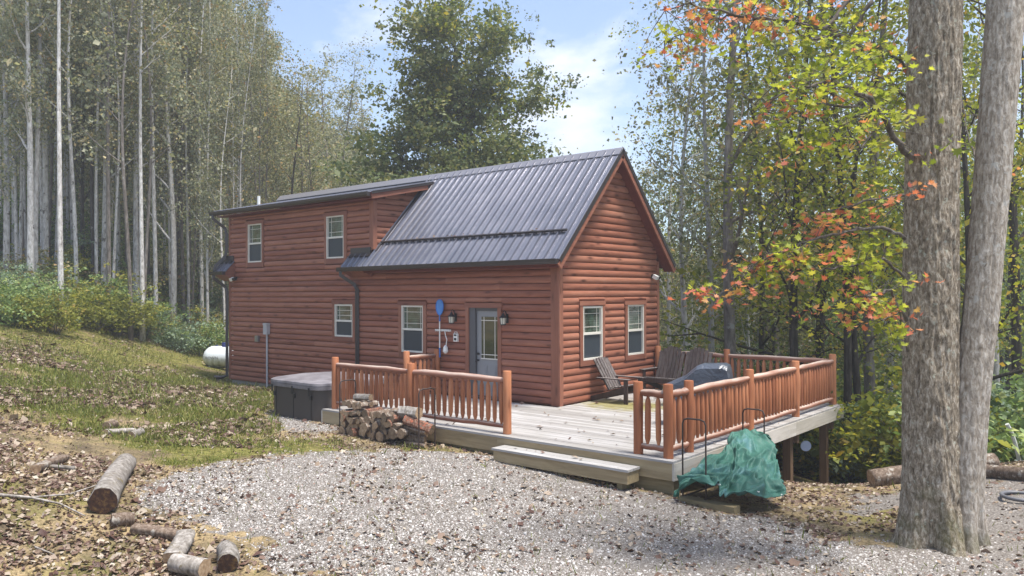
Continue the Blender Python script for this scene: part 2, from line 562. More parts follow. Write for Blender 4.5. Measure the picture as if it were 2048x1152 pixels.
L_olive = leaf_mat('dull olive autumn leaves', [(0, (0.097, 0.113, 0.046)), (.35, (0.176, 0.184, 0.079)), (.6, (0.289, 0.272, 0.123)), (.82, (0.387, 0.369, 0.229)), (.93, (0.421, 0.229, 0.087)), (1, (0.527, 0.421, 0.106))])
L_grey = leaf_mat('grey green poplar leaves', [(0, (0.121, 0.146, 0.090)), (.4, (0.254, 0.275, 0.173)), (.75, (0.446, 0.446, 0.324)), (.92, (0.508, 0.385, 0.182)), (1, (0.700, 0.700, 0.547))])
L_oak = leaf_mat('oak leaves turning', [(0, (.055, .08, .03)), (.4, (.12, .16, .06)), (.75, (.20, .225, .09)), (1, (.30, .27, .10))])
L_green = leaf_mat('deep green oak leaves', [(0, (0.046, 0.079, 0.026)), (.45, (0.102, 0.157, 0.053)), (.8, (0.190, 0.239, 0.083)), (1, (0.330, 0.314, 0.116))])
L_yel = leaf_mat('yellow green maple leaves', [(0, (0.077, 0.110, 0.018)), (.35, (0.176, 0.220, 0.033)), (.7, (0.330, 0.341, 0.044)), (.9, (0.462, 0.396, 0.055)), (1, (0.550, 0.308, 0.055))], .55)
L_shrub = leaf_mat('mid green shrub leaves', [(0, (0.076, 0.131, 0.049)), (.5, (0.186, 0.274, 0.099)), (.85, (0.329, 0.416, 0.164)), (1, (0.569, 0.591, 0.219))])
L_bshrub = leaf_mat('blue green shrub leaves', [(0, (0.091, 0.143, 0.091)), (.5, (0.203, 0.284, 0.193)), (.85, (0.385, 0.475, 0.345)), (1, (0.526, 0.526, 0.264))])
L_yshrub = leaf_mat('yellowing shrub leaves', [(0, (.10, .13, .02)), (.5, (.25, .27, .05)), (.85, (.36, .34, .08)), (1, (.40, .22, .07))], .5)
L_red = leaf_mat('red maple leaves', [(0, (.45, .10, .06)), (.4, (.62, .20, .13)), (.75, (.66, .30, .14)), (1, (.62, .44, .15))], .5)
L_maple = leaf_mat('yellow and orange maple leaves', [(0, (.16, .21, .03)), (.35, (.33, .39, .05)), (.75, (.50, .52, .08)), (.93, (.58, .48, .10)), (1, (.62, .30, .10))], .55)
L_litter = leaf_mat('fallen dry leaves', [(0, (.05, .022, .018)), (.28, (.13, .072, .052)), (.55, (.22, .155, .11)), (.8, (.36, .29, .22)), (.95, (.44, .39, .31)), (1, (.30, .07, .04))], .1)
L_grass = leaf_mat('short grass blades', [(0, (.08, .11, .02)), (.45, (.17, .20, .04)), (.75, (.27, .28, .07)), (1, (.36, .31, .15))], .35)

# ---------------------------------------------------------------- ground
def poly(pts):
    return np.array([on_ground(a, b)[:2] for a, b in pts])
def inside(P, x, y):
    c = np.zeros(len(x), bool)
    n = len(P)
    for i in range(n):
        x0, y0 = P[i]; x1, y1 = P[(i + 1) % n]
        t = ((y0 > y) != (y1 > y)) & (x < (x1 - x0) * (y - y0) / (y1 - y0 + 1e-12) + x0)
        c ^= t
    return c
def sdist(P, x, y):
    d = np.full(len(x), 1e9)
    n = len(P)
    for i in range(n):
        a = P[i]; b = P[(i + 1) % n]
        ab = b - a
        t = np.clip(((x - a[0]) * ab[0] + (y - a[1]) * ab[1]) / (ab @ ab + 1e-12), 0, 1)
        d = np.minimum(d, np.hypot(x - a[0] - t * ab[0], y - a[1] - t * ab[1]))
    return np.where(inside(P, x, y), d, -d)
GRAVEL = poly([(310, 985), (400, 940), (520, 915), (640, 905), (760, 900), (890, 905), (1000, 925), (1250, 975), (1330, 995), (1420, 1022), (1560, 1058), (1700, 1080), (1800, 1062)])
GRAVEL = np.vstack([GRAVEL, [on_ground(1830, 1015)[:2], on_ground(1750, 1020)[:2], on_ground(1710, 1000)[:2], on_ground(1850, 965)[:2], on_ground(2040, 962)[:2], (17, -1), (20, -16), (4, -14)],
                    poly([(640, 1148), (520, 1120), (430, 1085), (380, 1050), (330, 1030), (290, 1010)])])
GRAV2 = poly([(540, 835), (560, 862), (620, 875), (670, 862), (660, 850), (612, 848), (556, 828), (548, 800)])
GRASS = poly([(250, 770), (330, 745), (440, 745), (470, 768), (556, 775), (552, 830), (540, 850), (620, 880), (700, 890), (900, 900), (1000, 925), (820, 925), (640, 925), (470, 925), (400, 935), (330, 900), (270, 860), (260, 820)])
BANK = poly([(0, 650), (100, 640), (200, 660), (330, 680), (440, 690), (450, 745), (330, 760), (230, 790), (200, 840), (150, 850), (100, 800), (0, 790)])
def weights(x, y):
    p = np.c_[x, y, np.zeros_like(x)]
    w1 = (fbm(p * 1.1, 3) - .5) * 2.6 + (fbm(p * 6, 9) - .5) * 2.2
    grav = np.clip(.5 + np.maximum(sdist(GRAVEL, x, y), sdist(GRAV2, x, y) * 1.3) * 1.6 + w1 * .8, 0, 1)
    gr = np.maximum(sdist(GRASS, x, y), sdist(BANK, x, y) * .8)
    grass = np.clip(.42 + gr * .9 + (fbm(p * .9, 21) - .5) * 2.4, 0, 1) * (1 - grav)
    return grav, grass
def ground():
    def axis(c, near, far, step):
        a = np.arange(-near, near + step, step)
        g, v, s = [], near, step
        while v < far:
            s *= 1.12; v += s; g.append(v)
        g = np.array(g)
        return np.r_[-g[::-1], a, g] + c
    X = axis(-2, 16, 170, .16); Y = axis(-4, 11, 170, .16)
    xx, yy = np.meshgrid(X, Y)
    x, y = xx.ravel(), yy.ravel()
    z = gz(x, y)
    p = np.c_[x, y, np.zeros_like(x)]
    near = np.exp(-((x + 1) ** 2 + (y + 4) ** 2) / 900)
    z = z + (fbm(p * .8, 5) - .5) * .07 + (fbm(p * 4, 6, 3) - .5) * .03 + (1 - near) * (fbm(p * .12, 8) - .5) * 1.2
    nx, ny = len(X), len(Y)
    i = np.arange(nx - 1)[None] + nx * np.arange(ny - 1)[:, None]
    F = np.stack([i, i + 1, i + nx + 1, i + nx], -1).reshape(-1, 4)
    me = np_mesh('ground', np.c_[x, y, z], F, True)
    gv, gs = weights(x, y)
    for nm, a in (('gravel_w', gv), ('grass_w', gs)):
        at_ = me.attributes.new(nm, 'FLOAT', 'POINT')
        at_.data.foreach_set('value', a.astype(np.float32))
    m, n, l, b = new_mat('woodland clearing ground')
    t = n.new('ShaderNodeTexCoord')
    O = t.outputs['Object']
    dirt = ramp(n, l, noise(n, l, O, 1.3, 6, .65), [(.35, (.13, .10, .065)), (.48, (.22, .17, .10)), (.6, (.36, .27, .15)), (.75, (.42, .32, .17))])
    spk = ramp(n, l, noise(n, l, O, 26, 5, .75), [(.40, (.25, .25, .25)), (.55, (1, 1, 1))])
    dirt = mixc(n, l, .75, dirt, spk, 'MULTIPLY')
    spk2 = ramp(n, l, noise(n, l, O, 5, 8, .8), [(.38, (.35, .30, .28)), (.5, (.85, .82, .8)), (.62, (1.25, 1.2, 1.15))])
    moss = ramp(n, l, noise(n, l, O, .55, 5, .6), [(.55, (0, 0, 0)), (.66, (1, 1, 1))])
    dirt = mixc(n, l, mathn(n, l, 'MULTIPLY', moss, .5), dirt, (.17, .17, .03))
    gm = ramp(n, l, noise(n, l, O, 8, 6, .7), [(.3, (.07, .07, .02)), (.5, (.16, .16, .045)), (.66, (.27, .235, .09)), (.8, (.36, .28, .14))])
    gm = mixc(n, l, .8, gm, spk2, 'MULTIPLY')
    pt_ = ramp(n, l, noise(n, l, O, .9, 6, .7), [(.52, (0, 0, 0)), (.62, (1, 1, 1))])
    gm = mixc(n, l, mathn(n, l, 'MULTIPLY', pt_, .6), gm, (.22, .15, .10))
    gvc = ramp(n, l, noise(n, l, O, 38, 5, .8), [(.3, (.10, .08, .066)), (.45, (.235, .21, .188)), (.6, (.36, .333, .306)), (.75, (.46, .433, .406))])
    vo = n.new('ShaderNodeTexVoronoi'); vo.inputs['Scale'].default_value = 30; l.new(O, vo.inputs['Vector'])
    gvc = mixc(n, l, .6, gvc, ramp(n, l, vo.outputs['Distance'], [(.1, (1, 1, 1)), (.6, (.35, .33, .31))]), 'MULTIPLY')
    a1 = n.new('ShaderNodeAttribute'); a1.attribute_name = 'gravel_w'
    a2 = n.new('ShaderNodeAttribute'); a2.attribute_name = 'grass_w'
    fn = noise(n, l, O, 9, 5, .7)
    f1 = ramp(n, l, mathn(n, l, 'ADD', a1.outputs['Fac'], mathn(n, l, 'MULTIPLY', mathn(n, l, 'SUBTRACT', fn, .5), .8)), [(.42, (0, 0, 0)), (.58, (1, 1, 1))])
    f2 = ramp(n, l, mathn(n, l, 'ADD', a2.outputs['Fac'], mathn(n, l, 'MULTIPLY', mathn(n, l, 'SUBTRACT', fn, .5), 1.1)), [(.35, (0, 0, 0)), (.7, (1, 1, 1))])
    col = mixc(n, l, f2, dirt, gm)
    col = mixc(n, l, f1, col, gvc)
    # woodland floor further off
    vm = n.new('ShaderNodeVectorMath'); vm.operation = 'LENGTH'; l.new(O, vm.inputs[0])
    far = ramp(n, l, mathn(n, l, 'DIVIDE', vm.outputs['Value'], 60), [(.40, (0, 0, 0)), (.55, (1, 1, 1))])
    wf = ramp(n, l, noise(n, l, O, 1.5, 6, .7), [(.35, (.07, .075, .035)), (.6, (.15, .145, .075)), (.75, (.24, .20, .125))])
    col = mixc(n, l, far, col, wf)
    l.new(col, b.inputs['Base Color'])
    b.inputs['Roughness'].default_value = .95
    b.inputs['Specular IOR Level'].default_value = .1
    bump(n, l, b, noise(n, l, O, 30, 5, .75), .8, .03)
    me.materials.append(m)
    o = link('ground', me, None, kind='structure')
    return o
ground()

def scatter_pts(n, pred):
    """ground points in view near the camera, pred(x,y)->prob"""
    out_ = []
    tot = 0
    while tot < n:
        k = 60000
        dd = 7 + 30 * rng.random(k) ** 1.25
        pxs = rng.uniform(-60, 2110, k)
        lat = (pxs - 1024) / FPX * dd
        P = CAM[:2] + _f[:2] * dd[:, None] + _r[:2] * lat[:, None]
        pr = pred(P[:, 0], P[:, 1])
        hid = (P[:, 0] > -14) & (P[:, 0] < 0) & (P[:, 1] > 0) & (P[:, 1] < 4.5)
        hid |= (P[:, 0] > -3.95) & (P[:, 0] < 4.85) & (P[:, 1] > -3.6) & (P[:, 1] < 4.3)
        keep = (rng.random(k) < pr) & ~hid
        P = P[keep]
        out_.append(P); tot += len(P)
        if len(out_) > 60: break
    return np.vstack(out_)[:n]

def rand_rot(n, tilt=1.0):
    """random rotation matrices; tilt<1 keeps them near level"""
    a = rng.uniform(0, 2 * np.pi, n)
    tx = rng.normal(0, tilt, n); ty = rng.normal(0, tilt, n)
    ca, sa = np.cos(a), np.sin(a)
    Rz = np.zeros((n, 3, 3)); Rz[:, 0, 0] = ca; Rz[:, 0, 1] = -sa; Rz[:, 1, 0] = sa; Rz[:, 1, 1] = ca; Rz[:, 2, 2] = 1
    Rx = np.zeros((n, 3, 3)); Rx[:, 0, 0] = 1; Rx[:, 1, 1] = np.cos(tx); Rx[:, 1, 2] = -np.sin(tx); Rx[:, 2, 1] = np.sin(tx); Rx[:, 2, 2] = np.cos(tx)
    Ry = np.zeros((n, 3, 3)); Ry[:, 1, 1] = 1; Ry[:, 0, 0] = np.cos(ty); Ry[:, 0, 2] = np.sin(ty); Ry[:, 2, 0] = -np.sin(ty); Ry[:, 2, 2] = np.cos(ty)
    return Rz @ Rx @ Ry

def leaf_cloud(name, P, size, shape='kite', tilt=1.0, smooth=False, szvar=.35):
    P = np.asarray(P, float)
    n = len(P)
    if shape == 'kite':      # two triangles folded on the midrib
        T = np.array([(-.5, 0, 0), (0, -.33, .10), (.5, 0, 0), (0, .33, .10)])
        F = [(0, 1, 2), (0, 2, 3)]
    elif shape == 'maple':
        ang = np.radians([-90, -68, -40, -20, 2, 24, 48, 68, 90, 112, 132, 156, 178, 200, 220, 248])
        rad = np.array([.18, .22, .42, .22, .50, .25, .44, .27, .58, .27, .44, .25, .50, .22, .42, .22])
        V = np.c_[np.cos(ang) * rad, np.sin(ang) * rad, np.abs(np.cos(ang) * rad) * .25]
        T = np.vstack([[(0, 0, 0)], V])
        F = [(0, 1 + i, 1 + (i + 1) % 16) for i in range(16)]
    elif shape == 'curl':
        T = np.array([(-.5, 0, .05), (0, -.36, .16), (.5, 0, .02), (0, .36, .12)])
        F = [(0, 1, 2), (0, 2, 3)]
    elif shape == 'stone':
        T = np.array([(-.5, -.3, -.2), (.4, -.4, -.2), (.5, .3, -.2), (-.3, .45, -.2), (-.32, -.2, .26), (.26, -.28, .22), (.33, .2, .28), (-.2, .3, .2)])
        F = [(4, 5, 6), (4, 6, 7), (0, 1, 5), (0, 5, 4), (1, 2, 6), (1, 6, 5), (2, 3, 7), (2, 7, 6), (3, 0, 4), (3, 4, 7)]
    elif shape == 'blade':
        T = np.array([(-.06, 0, 0), (.06, 0, 0), (.03, .12, .6), (-.02, .32, 1.0)])
        F = [(0, 1, 2), (0, 2, 3)]
    F = np.array(F)
    R_ = rand_rot(n, tilt)
    sz = size * np.exp(rng.normal(0, szvar, n))
    V = np.einsum('nij,kj->nki', R_, T) * sz[:, None, None]
    if shape == 'stone':
        V *= rng.uniform(.6, 1.15, (n, 1, 3))
    V = V + P[:, None, :]
    k = len(T)
    FF = (F[None] + (np.arange(n) * k)[:, None, None]).reshape(-1, 3)
    return np_mesh(name, V.reshape(-1, 3), FF, smooth)

# gravel stones, fallen leaves, grass blades
def gpts(P, off=0.0):
    p3 = np.c_[P, np.zeros(len(P))]
    z = gz(P[:, 0], P[:, 1]) + (fbm(p3 * .8, 5) - .5) * .07 + (fbm(p3 * 4, 6, 3) - .5) * .03
    return np.c_[P, z + off]
P = scatter_pts(95000, lambda x, y: np.clip(weights(x, y)[0] * 1.3 - .25, 0, 1))
m, n_, l_, b_ = new_mat('pale crushed stone')
geo = n_.new('ShaderNodeNewGeometry')
l_.new(ramp(n_, l_, geo.outputs['Random Per Island'], [(0, (.08, .062, .05)), (.22, (.21, .186, .167)), (.6, (.36, .337, .315)), (.94, (.52, .50, .48)), (1, (.24, .13, .09))]), b_.inputs['Base Color'])
b_.inputs['Roughness'].default_value = .9
link('gravel_stones', leaf_cloud('gravel_stones', gpts(P, -.001), .022, 'stone', .5), m, kind='stuff')
def litter_p(x, y):
    gv, gs = weights(x, y)
    p = np.c_[x, y, np.zeros_like(x)]
    cl = np.clip((fbm(p * .7, 31) - .38) * 4, 0.05, 1)
    return np.clip((1 - gv) * (1 - .72 * gs), 0.03, 1) * cl + .16 * gv * np.clip((fbm(p * 1.2, 33) - .42) * 6, .12, 1)
P = scatter_pts(62000, litter_p)
link('fallen_leaves', leaf_cloud('fallen_leaves', gpts(P, .012), .058, 'curl', .5), L_litter, kind='stuff')
P = scatter_pts(52000, lambda x, y: np.clip(weights(x, y)[1] * 1.1 - .15, 0, 1) * np.clip((fbm(np.c_[x * 1.1, y * 1.1, x * 0], 71) - .36) * 5, .12, 1) + .012)
link('grass', leaf_cloud('grass', gpts(P, -.005), .065, 'blade', .35), L_grass, kind='stuff')

def scatter_far(n, pred, d0, d1):
    k = n * 3
    dd = rng.uniform(d0, d1, k); pxs = rng.uniform(-40, 560, k)
    P = CAM[:2] + _f[:2] * dd[:, None] + _r[:2] * ((pxs - 1024) / FPX * dd)[:, None]
    keep = (rng.random(k) < pred(P[:, 0], P[:, 1])) & ~((P[:, 0] > -14) & (P[:, 1] > 0))
    return P[keep][:n]
P = scatter_far(60000, lambda x, y: np.clip((fbm(np.c_[x * .8, y * .8, x * 0], 81) - .34) * 4, .1, 1), 15, 34)
link('grass', leaf_cloud('grass', gpts(P, -.01), .10, 'blade', .4), L_grass, kind='stuff')
P = scatter_far(26000, lambda x, y: np.clip((fbm(np.c_[x * .6, y * .6, x * 0], 82) - .40) * 5, .04, 1), 15, 34)
link('fallen_leaves', leaf_cloud('fallen_leaves', gpts(P, .02), .10, 'curl', .5), L_litter, kind='stuff')

# ================================================================ CABIN
cabin = thing('log_cabin', 'two storey red log sided cabin with a dark ribbed metal roof', 'cabin')
K = .165
APEX = 6.13
SL = 1.07
YR = 2.225
XL, XR = -13.95, 0.0
DX = -6.47                 # dormer corner
def roof_under(y):        # underside line of the main roof where it meets walls
    return APEX - .14 - SL * abs(y - YR)
def shed(y):              # top of dormer shed roof
    return 5.37 + (y + .4) * .215
PROF = [(0, .004), (.026, .012), (.040, .045), (.045, .0825), (.040, .120), (.024, .156), (0, .161)]
wins = []    # (plane, a0, a1, z0, z1)
F_open = [(-12.95, -11.86, 3.44, 5.03), (-8.66, -7.60, 3.44, 5.00), (-8.29, -7.22, 1.20, 2.39), (-5.40, -4.29, .86, 2.38), (-2.88, -1.70, -.01, 2.34)]
G_open = [(.73, 1.81, .85, 2.40), (2.72, 3.78, .86, 2.39)]
def cut(a0, a1, z0, z1, opens):
    segs = [(a0, a1)]
    for o0, o1, q0, q1 in opens:
        if z1 - .02 > q0 and z0 + .02 < q1:
            ns = []
            for s0, s1 in segs:
                if o1 <= s0 or o0 >= s1: ns.append((s0, s1)); continue
                if o0 > s0: ns.append((s0, o0))
                if o1 < s1: ns.append((o1, s1))
            segs = ns
    return segs
def log_piece(plane, a0, a1, z, h=K):
    if a1 - a0 < .03: return
    mb = MB()
    s = h / K
    pr = [(a, b * s) for a, b in PROF]
    if plane == 'F':       # front wall, outward -y
        mb.prism(pr, (0, 0, 0), (0, -1, 0), (0, 0, 1), (1, 0, 0), a1 - a0)
        o = build('log', mb, M_log_x, cabin, loc=(a0, 0, z))
    else:                  # walls facing +x at x=plane
        mb.prism(pr, (0, 0, 0), (1, 0, 0), (0, 0, 1), (0, 1, 0), a1 - a0)
        o = build('log', mb, M_log_y, cabin, loc=(plane, a0, z))
    autosmooth(o, 50)
# front wall
for k in range(-2, 33):
    z = k * K
    if k < 0: a1 = -3.9
    elif z + K < 3.50: a1 = XR - .20
    else: a1 = DX - .0
    top = 5.22 if a1 < -3 and z > 3 else 99
    h = K
    if z + K > 5.20: h = 5.20 - z
    if h < .04: continue
    left = XL + .06
    right = a1
    if z + K > 3.50 and z < 5.3: right = DX - .12
    for o0, o1, q0, q1 in F_open:
        if z < q0 - .03 and z + h > q0 + .02: log_piece('F', o0 + .001, o1 - .001, z, q0 - z)
        if z < q1 - .02 and z + h > q1 + .03: log_piece('F', o0 + .001, o1 - .001, q1, z + h - q1)
    for s0, s1 in cut(left, right, z, z + h, F_open):
        # long courses are laid from several lengths, butted end to end
        cuts = [s0]
        q = s0 + random.uniform(1.8, 4.6)
        while q < s1 - 1.2:
            cuts.append(q); q += random.uniform(2.6, 4.9)
        cuts.append(s1)
        for c0, c1 in zip(cuts[:-1], cuts[1:]):
            log_piece('F', c0 + (.0015 if c0 != s0 else 0), c1 - (.0015 if c1 != s1 else 0), z, h)
# gable wall
for k in range(0, 36):
    z = k * K
    y0, y1 = .09, 4.36
    if z + K > roof_under(0):
        y0 = max(y0, YR - (APEX - .14 - z - K * .6) / SL); y1 = min(y1, 2 * YR - y0)
    if y1 - y0 < .15: break
    for o0, o1, q0, q1 in G_open:
        if z < q0 - .03 and z + K > q0 + .02: log_piece(0.0, o0 + .001, o1 - .001, z, q0 - z)
        if z < q1 - .02 and z + K > q1 + .03: log_piece(0.0, o0 + .001, o1 - .001, q1, z + K - q1)
    for s0, s1 in cut(y0, y1, z, z + K, G_open):
        log_piece(0.0, s0, s1, z)
# dormer cheek facing +x
for k in range(22, 36):
    z = k * K
    yb = YR - (APEX - z - .02) / SL        # main roof surface
    y0 = .09
    y1 = YR - (APEX - z - .02 - K * .7) / SL + .12
    y0 = max(y0, (z + K + .10 - 5.37) / .215 - .4)
    if y1 - y0 > .06 and y1 < 2.1: log_piece(DX, y0, y1, z)
# wall bodies behind the siding
mb = MB()
mb.box((XL, .095, -.30), (XR, .2, 3.50)); mb.box((XL, .095, 3.501), (DX, .2, 5.30))
build('wall', mb, M_trim_x, cabin)
for x0, x1 in ((-.2, -.095), (XL, XL + .12)):
    mb = MB()
    mb.prism([(.201, -.3), (4.32, -.3), (4.32, roof_under(4.32)), (YR, roof_under(YR)), (.201, roof_under(.201))], (x0, 0, 0), (0, 1, 0), (0, 0, 1), (1, 0, 0), x1 - x0)
    build('wall', mb, M_trim_y, cabin)
mb = MB()
mb.prism([(.12, 3.5), (1.9, 5.68), (.12, 5.33)], (DX - .2, 0, 0), (0, 1, 0), (0, 0, 1), (1, 0, 0), .105)
build('wall', mb, M_trim_y, cabin)
mb = MB(); mb.box((XL + .1, 4.33, -1.2), (XR, 4.45, 3.4)); build('wall', mb, M_trim_x, cabin)
mb = MB(); mb.box((XL + .03, .03, -.62), (XR - .03, 4.42, -.302)); mb.box((-4, .03, -1.6), (XR - .03, 4.42, -.62))
build('foundation', mb, M_found, cabin)
# corner boards
def board(name, a, b, mat, **k):
    mb = MB(); mb.box(a, b); return build(name, mb, mat, cabin, **k)
board('corner_board', (-.20, -.052, -.0), (.0, -.001, 3.42), M_trim_z)
board('corner_board', (.001, -.052, -.0), (.052, .09, 3.42), M_trim_z)
board('corner_board', (.001, 4.36, -.0), (.052, 4.47, 3.42), M_trim_z)
board('corner_board', (XL - .05, -.05, -.30), (XL + .06, -.001, 5.2), M_trim_z)
board('corner_board', (DX - .12, -.052, 3.80), (DX + .0, -.001, 5.2), M_trim_z)
board('corner_board', (DX + .001, -.052, 3.82), (DX + .05, .09, 5.2), M_trim_z)
board('frieze_board', (XL + .06, -.050, 5.20), (DX - .12, -.001, 5.29), M_trim_x)

# windows
def window(plane, c0, c1, z0, z1, t0, t1, tz0, tz1, label=None, muntins=True):
    """vinyl frame c0..c1 x z0..z1 inside red trim t0..t1"""
    def pt(a, o, z): return (a, -o, z) if plane == 'F' else (o, a, z)
    def bx(mb, a0, a1, o0, o1, q0, q1): mb.box(pt(a0, o0, q0), pt(a1, o1, q1))
    mh = M_trim_x if plane == 'F' else M_trim_y
    w = MB(); f = .045
    bx(w, c0, c0 + f, -.05, .048, z0, z1); bx(w, c1 - f, c1, -.05, .048, z0, z1)
    bx(w, c0 + f, c1 - f, -.05, .048, z1 - f, z1); bx(w, c0 + f, c1 - f, -.05, .048, z0, z0 + f)
    zm = z0 + (z1 - z0) * .49
    bx(w, c0 + f, c1 - f, -.045, .030, zm - .028, zm + .028)
    win = build('window', w, M_white, cabin)
    if label: win['label'] = label
    for a0, a1, q0, q1, m_ in ((t0, c0, tz0, tz1 - .11, M_trim_z), (c1, t1, tz0, tz1 - .11, M_trim_z)):
        q = MB(); bx(q, a0, a1, .0, .062, q0, q1); build('trim', q, m_, win)
    q = MB(); bx(q, t0 - .02, t1 + .02, .0, .070, tz1 - .11, tz1); build('trim', q, mh, win)
    q = MB(); bx(q, c0, c1, .0, .060, tz0, z0); build('trim', q, mh, win)
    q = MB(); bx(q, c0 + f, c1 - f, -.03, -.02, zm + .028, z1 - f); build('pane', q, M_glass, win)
    q = MB(); bx(q, c0 + f, c1 - f, -.012, -.004, z0 + f, zm - .028); build('insect_screen', q, M_screen, win)
    q = MB(); bx(q, c0 + f, c1 - f, -.03, -.02, z0 + f, zm - .028); build('pane', q, M_dglass, win)
    if muntins:
        a, b = c0 + f, c1 - f; top = z1 - f; bot = zm + .028
        q = MB()
        for xx in (a + .12, b - .12): bx(q, xx - .006, xx + .006, -.019, -.012, bot, top)
        for zz in (top - .13, bot + .13):
            bx(q, a, a + .114, -.019, -.012, zz - .006, zz + .006); bx(q, a + .126, b - .126, -.019, -.012, zz - .006, zz + .006); bx(q, b - .114, b, -.019, -.012, zz - .006, zz + .006)
        build('muntin', q, M_white, win)
    return win
window('F', -12.82, -11.99, 3.62, 4.89, -12.93, -11.88, 3.46, 4.99)
window('F', -8.57, -7.74, 3.62, 4.88, -8.66, -7.60, 3.46, 4.98)
window('F', -8.18, -7.34, 1.33, 2.27, -8.28, -7.23, 1.20, 2.39)
window('F', -5.27, -4.42, 1.01, 2.26, -5.38, -4.30, .86, 2.37)
window('G', .87, 1.71, .98, 2.26, .75, 1.80, .85, 2.39)
window('G', 2.85, 3.66, .98, 2.27, 2.73, 3.76, .86, 2.38)
# door
mb = MB(); mb.box((-2.56, .028, .05), (-1.80, .075, 2.14))
door = build('door', mb, M_dgrey, cabin)
for a, b_2, m_, nm in (((-2.88, -.062, 0), (-2.77, -.0, 2.22), M_trim_z, 'door_trim'), ((-1.81, -.062, 0), (-1.70, -.0, 2.22), M_trim_z, 'door_trim'), ((-2.91, -.072, 2.22), (-1.67, 0, 2.34), M_trim_x, 'door_trim'),
                     ((-2.77, -.03, 0.03), (-2.57, .09, 2.22), M_jamb, 'door_jamb'), ((-2.565, .0, 2.145), (-1.81, .09, 2.22), M_jamb, 'door_jamb'), ((-2.77, -.05, 0.0), (-1.81, .09, .028), M_hub, 'threshold')):
    q = MB(); q.box(a, b_2); build(nm, q, m_, cabin)
q = MB(); q.box((-2.40, .016, .98), (-1.86, .027, 2.0)); build('pane', q, M_dglass, door)
q = MB()
for xx in (-2.31, -1.95): q.box((xx - .009, .006, .98), (xx + .009, .015, 2.0))
for zz in (1.07, 1.91):
    for a, b_2 in ((-2.40, -2.32), (-2.30, -1.96), (-1.94, -1.86)): q.box((a, .006, zz - .009), (b_2, .015, zz + .009))
q.box((-2.42, .004, .955), (-1.84, .027, .98)); build('muntin', q, M_white, door)
for a in (-2.46, -2.15):
    q = MB(); q.box((a, .018, .28), (a + .24, .027, .80)); q.box((a + .035, .012, .32), (a + .205, .018, .76)); build('door_panel', q, M_dgrey, door)
q = MB(); q.tube([(-2.50, .03, 1.08), (-2.50, -.01, 1.08)], .028, 10); build('deadbolt', q, M_black, door)
q = MB(); q.tube([(-2.50, .03, .92), (-2.50, -.03, .92)], .018, 8); q.tube([(-2.50, -.03, .92), (-2.50, -.065, .92)], .03, 10); build('handle', q, M_black, door)

# ---------- roof: ribbed panels
def ribbed(x0, x1, p0, p1, nrm, mat, name='roof_panel'):
    """ribbed sheet between eave line p0(y,z) and top p1(y,z)"""
    d = Vector((0, p1[0] - p0[0], p1[1] - p0[1])); L = d.length; d.normalize()
    nn = Vector((0, nrm[0], nrm[1])).normalized()
    W = x1 - x0
    pr = [(0, 0)]
    s = .25; k = int(round(W / s)); s = W / k
    for i in range(k):
        a = i * s
        pr += [(a + .006, .0), (a + .010, .042), (a + .036, .042), (a + .052, .0), (a + s * .45, .0), (a + s * .47, .006), (a + s * .51, .006), (a + s * .53, 0), (a + s * .74, 0), (a + s * .76, .006), (a + s * .80, .006), (a + s * .82, 0)]
    pr += [(W, 0), (W, -.012), (0, -.012)]
    mb = MB()
    mb.prism(pr, (x0, p0[0], p0[1]), (1, 0, 0), nn, d, L)
    return build(name, mb, mat, cabin)
EAVE_Y = -.40
eave_z = APEX - SL * (YR - EAVE_Y)
xs = [.33 - 1.0 * i for i in range(0, 7)]           # right of the dormer
npf = (-SL, 1)
for i in range(len(xs) - 1):
    ribbed(xs[i + 1] + .0015, xs[i], (EAVE_Y, eave_z), (YR - .03, APEX - .03 * SL), npf, M_roof)
# remaining strips beside the dormer, then the two eave returns
ribbed(-6.46, xs[-1], (EAVE_Y, eave_z), (YR - .03, APEX - .03 * SL), npf, M_roof)
ribbed(-7.42, -6.463, (EAVE_Y, eave_z), (-.056, APEX - SL * (YR + .056)), npf, M_roof)
ribbed(-14.38, -13.62, (EAVE_Y, eave_z), (-.056, APEX - SL * (YR + .056)), npf, M_roof)
# back slope
for i in range(15):
    x1 = .33 - i * .98; x0 = max(x1 - .98, -14.38)
    ribbed(x0 + .0015, x1, (2 * YR - EAVE_Y, eave_z), (YR + .03, APEX - .03 * SL), (SL, 1), M_roof)
# shed dormer roof
for i in range(9):
    x1 = -6.05 - i * .93; x0 = max(x1 - .93, -14.38)
    if x1 - x0 < .2: break
    ribbed(x0 + .0015, x1, (-.40, shed(-.40)), (2.0, shed(2.0)), (-.215, 1), M_roof)
# dark roof deck below the sheets
mb = MB()
th = .05
mb.prism([(EAVE_Y, eave_z - .014), (YR, APEX - .014), (2 * YR - EAVE_Y, eave_z - .014), (2 * YR - EAVE_Y, eave_z - th - .02), (YR, APEX - th - .02), (EAVE_Y, eave_z - th - .02)], (-6.46, 0, 0), (0, 1, 0), (0, 0, 1), (1, 0, 0), 6.46 + .32)
mb.prism([(YR + .01, APEX - .014), (2 * YR - EAVE_Y, eave_z - .014), (2 * YR - EAVE_Y, eave_z - th - .02), (YR + .01, APEX - th - .02)], (-14.37, 0, 0), (0, 1, 0), (0, 0, 1), (1, 0, 0), 7.9)
mb.prism([(-.40, shed(-.40) - .014), (1.93, shed(1.93) - .014), (1.86, shed(1.86) - .08), (-.40, shed(-.4) - .08)], (-14.37, 0, 0), (0, 1, 0), (0, 0, 1), (1, 0, 0), 8.30)
build('soffit', mb, M_soffit, cabin)
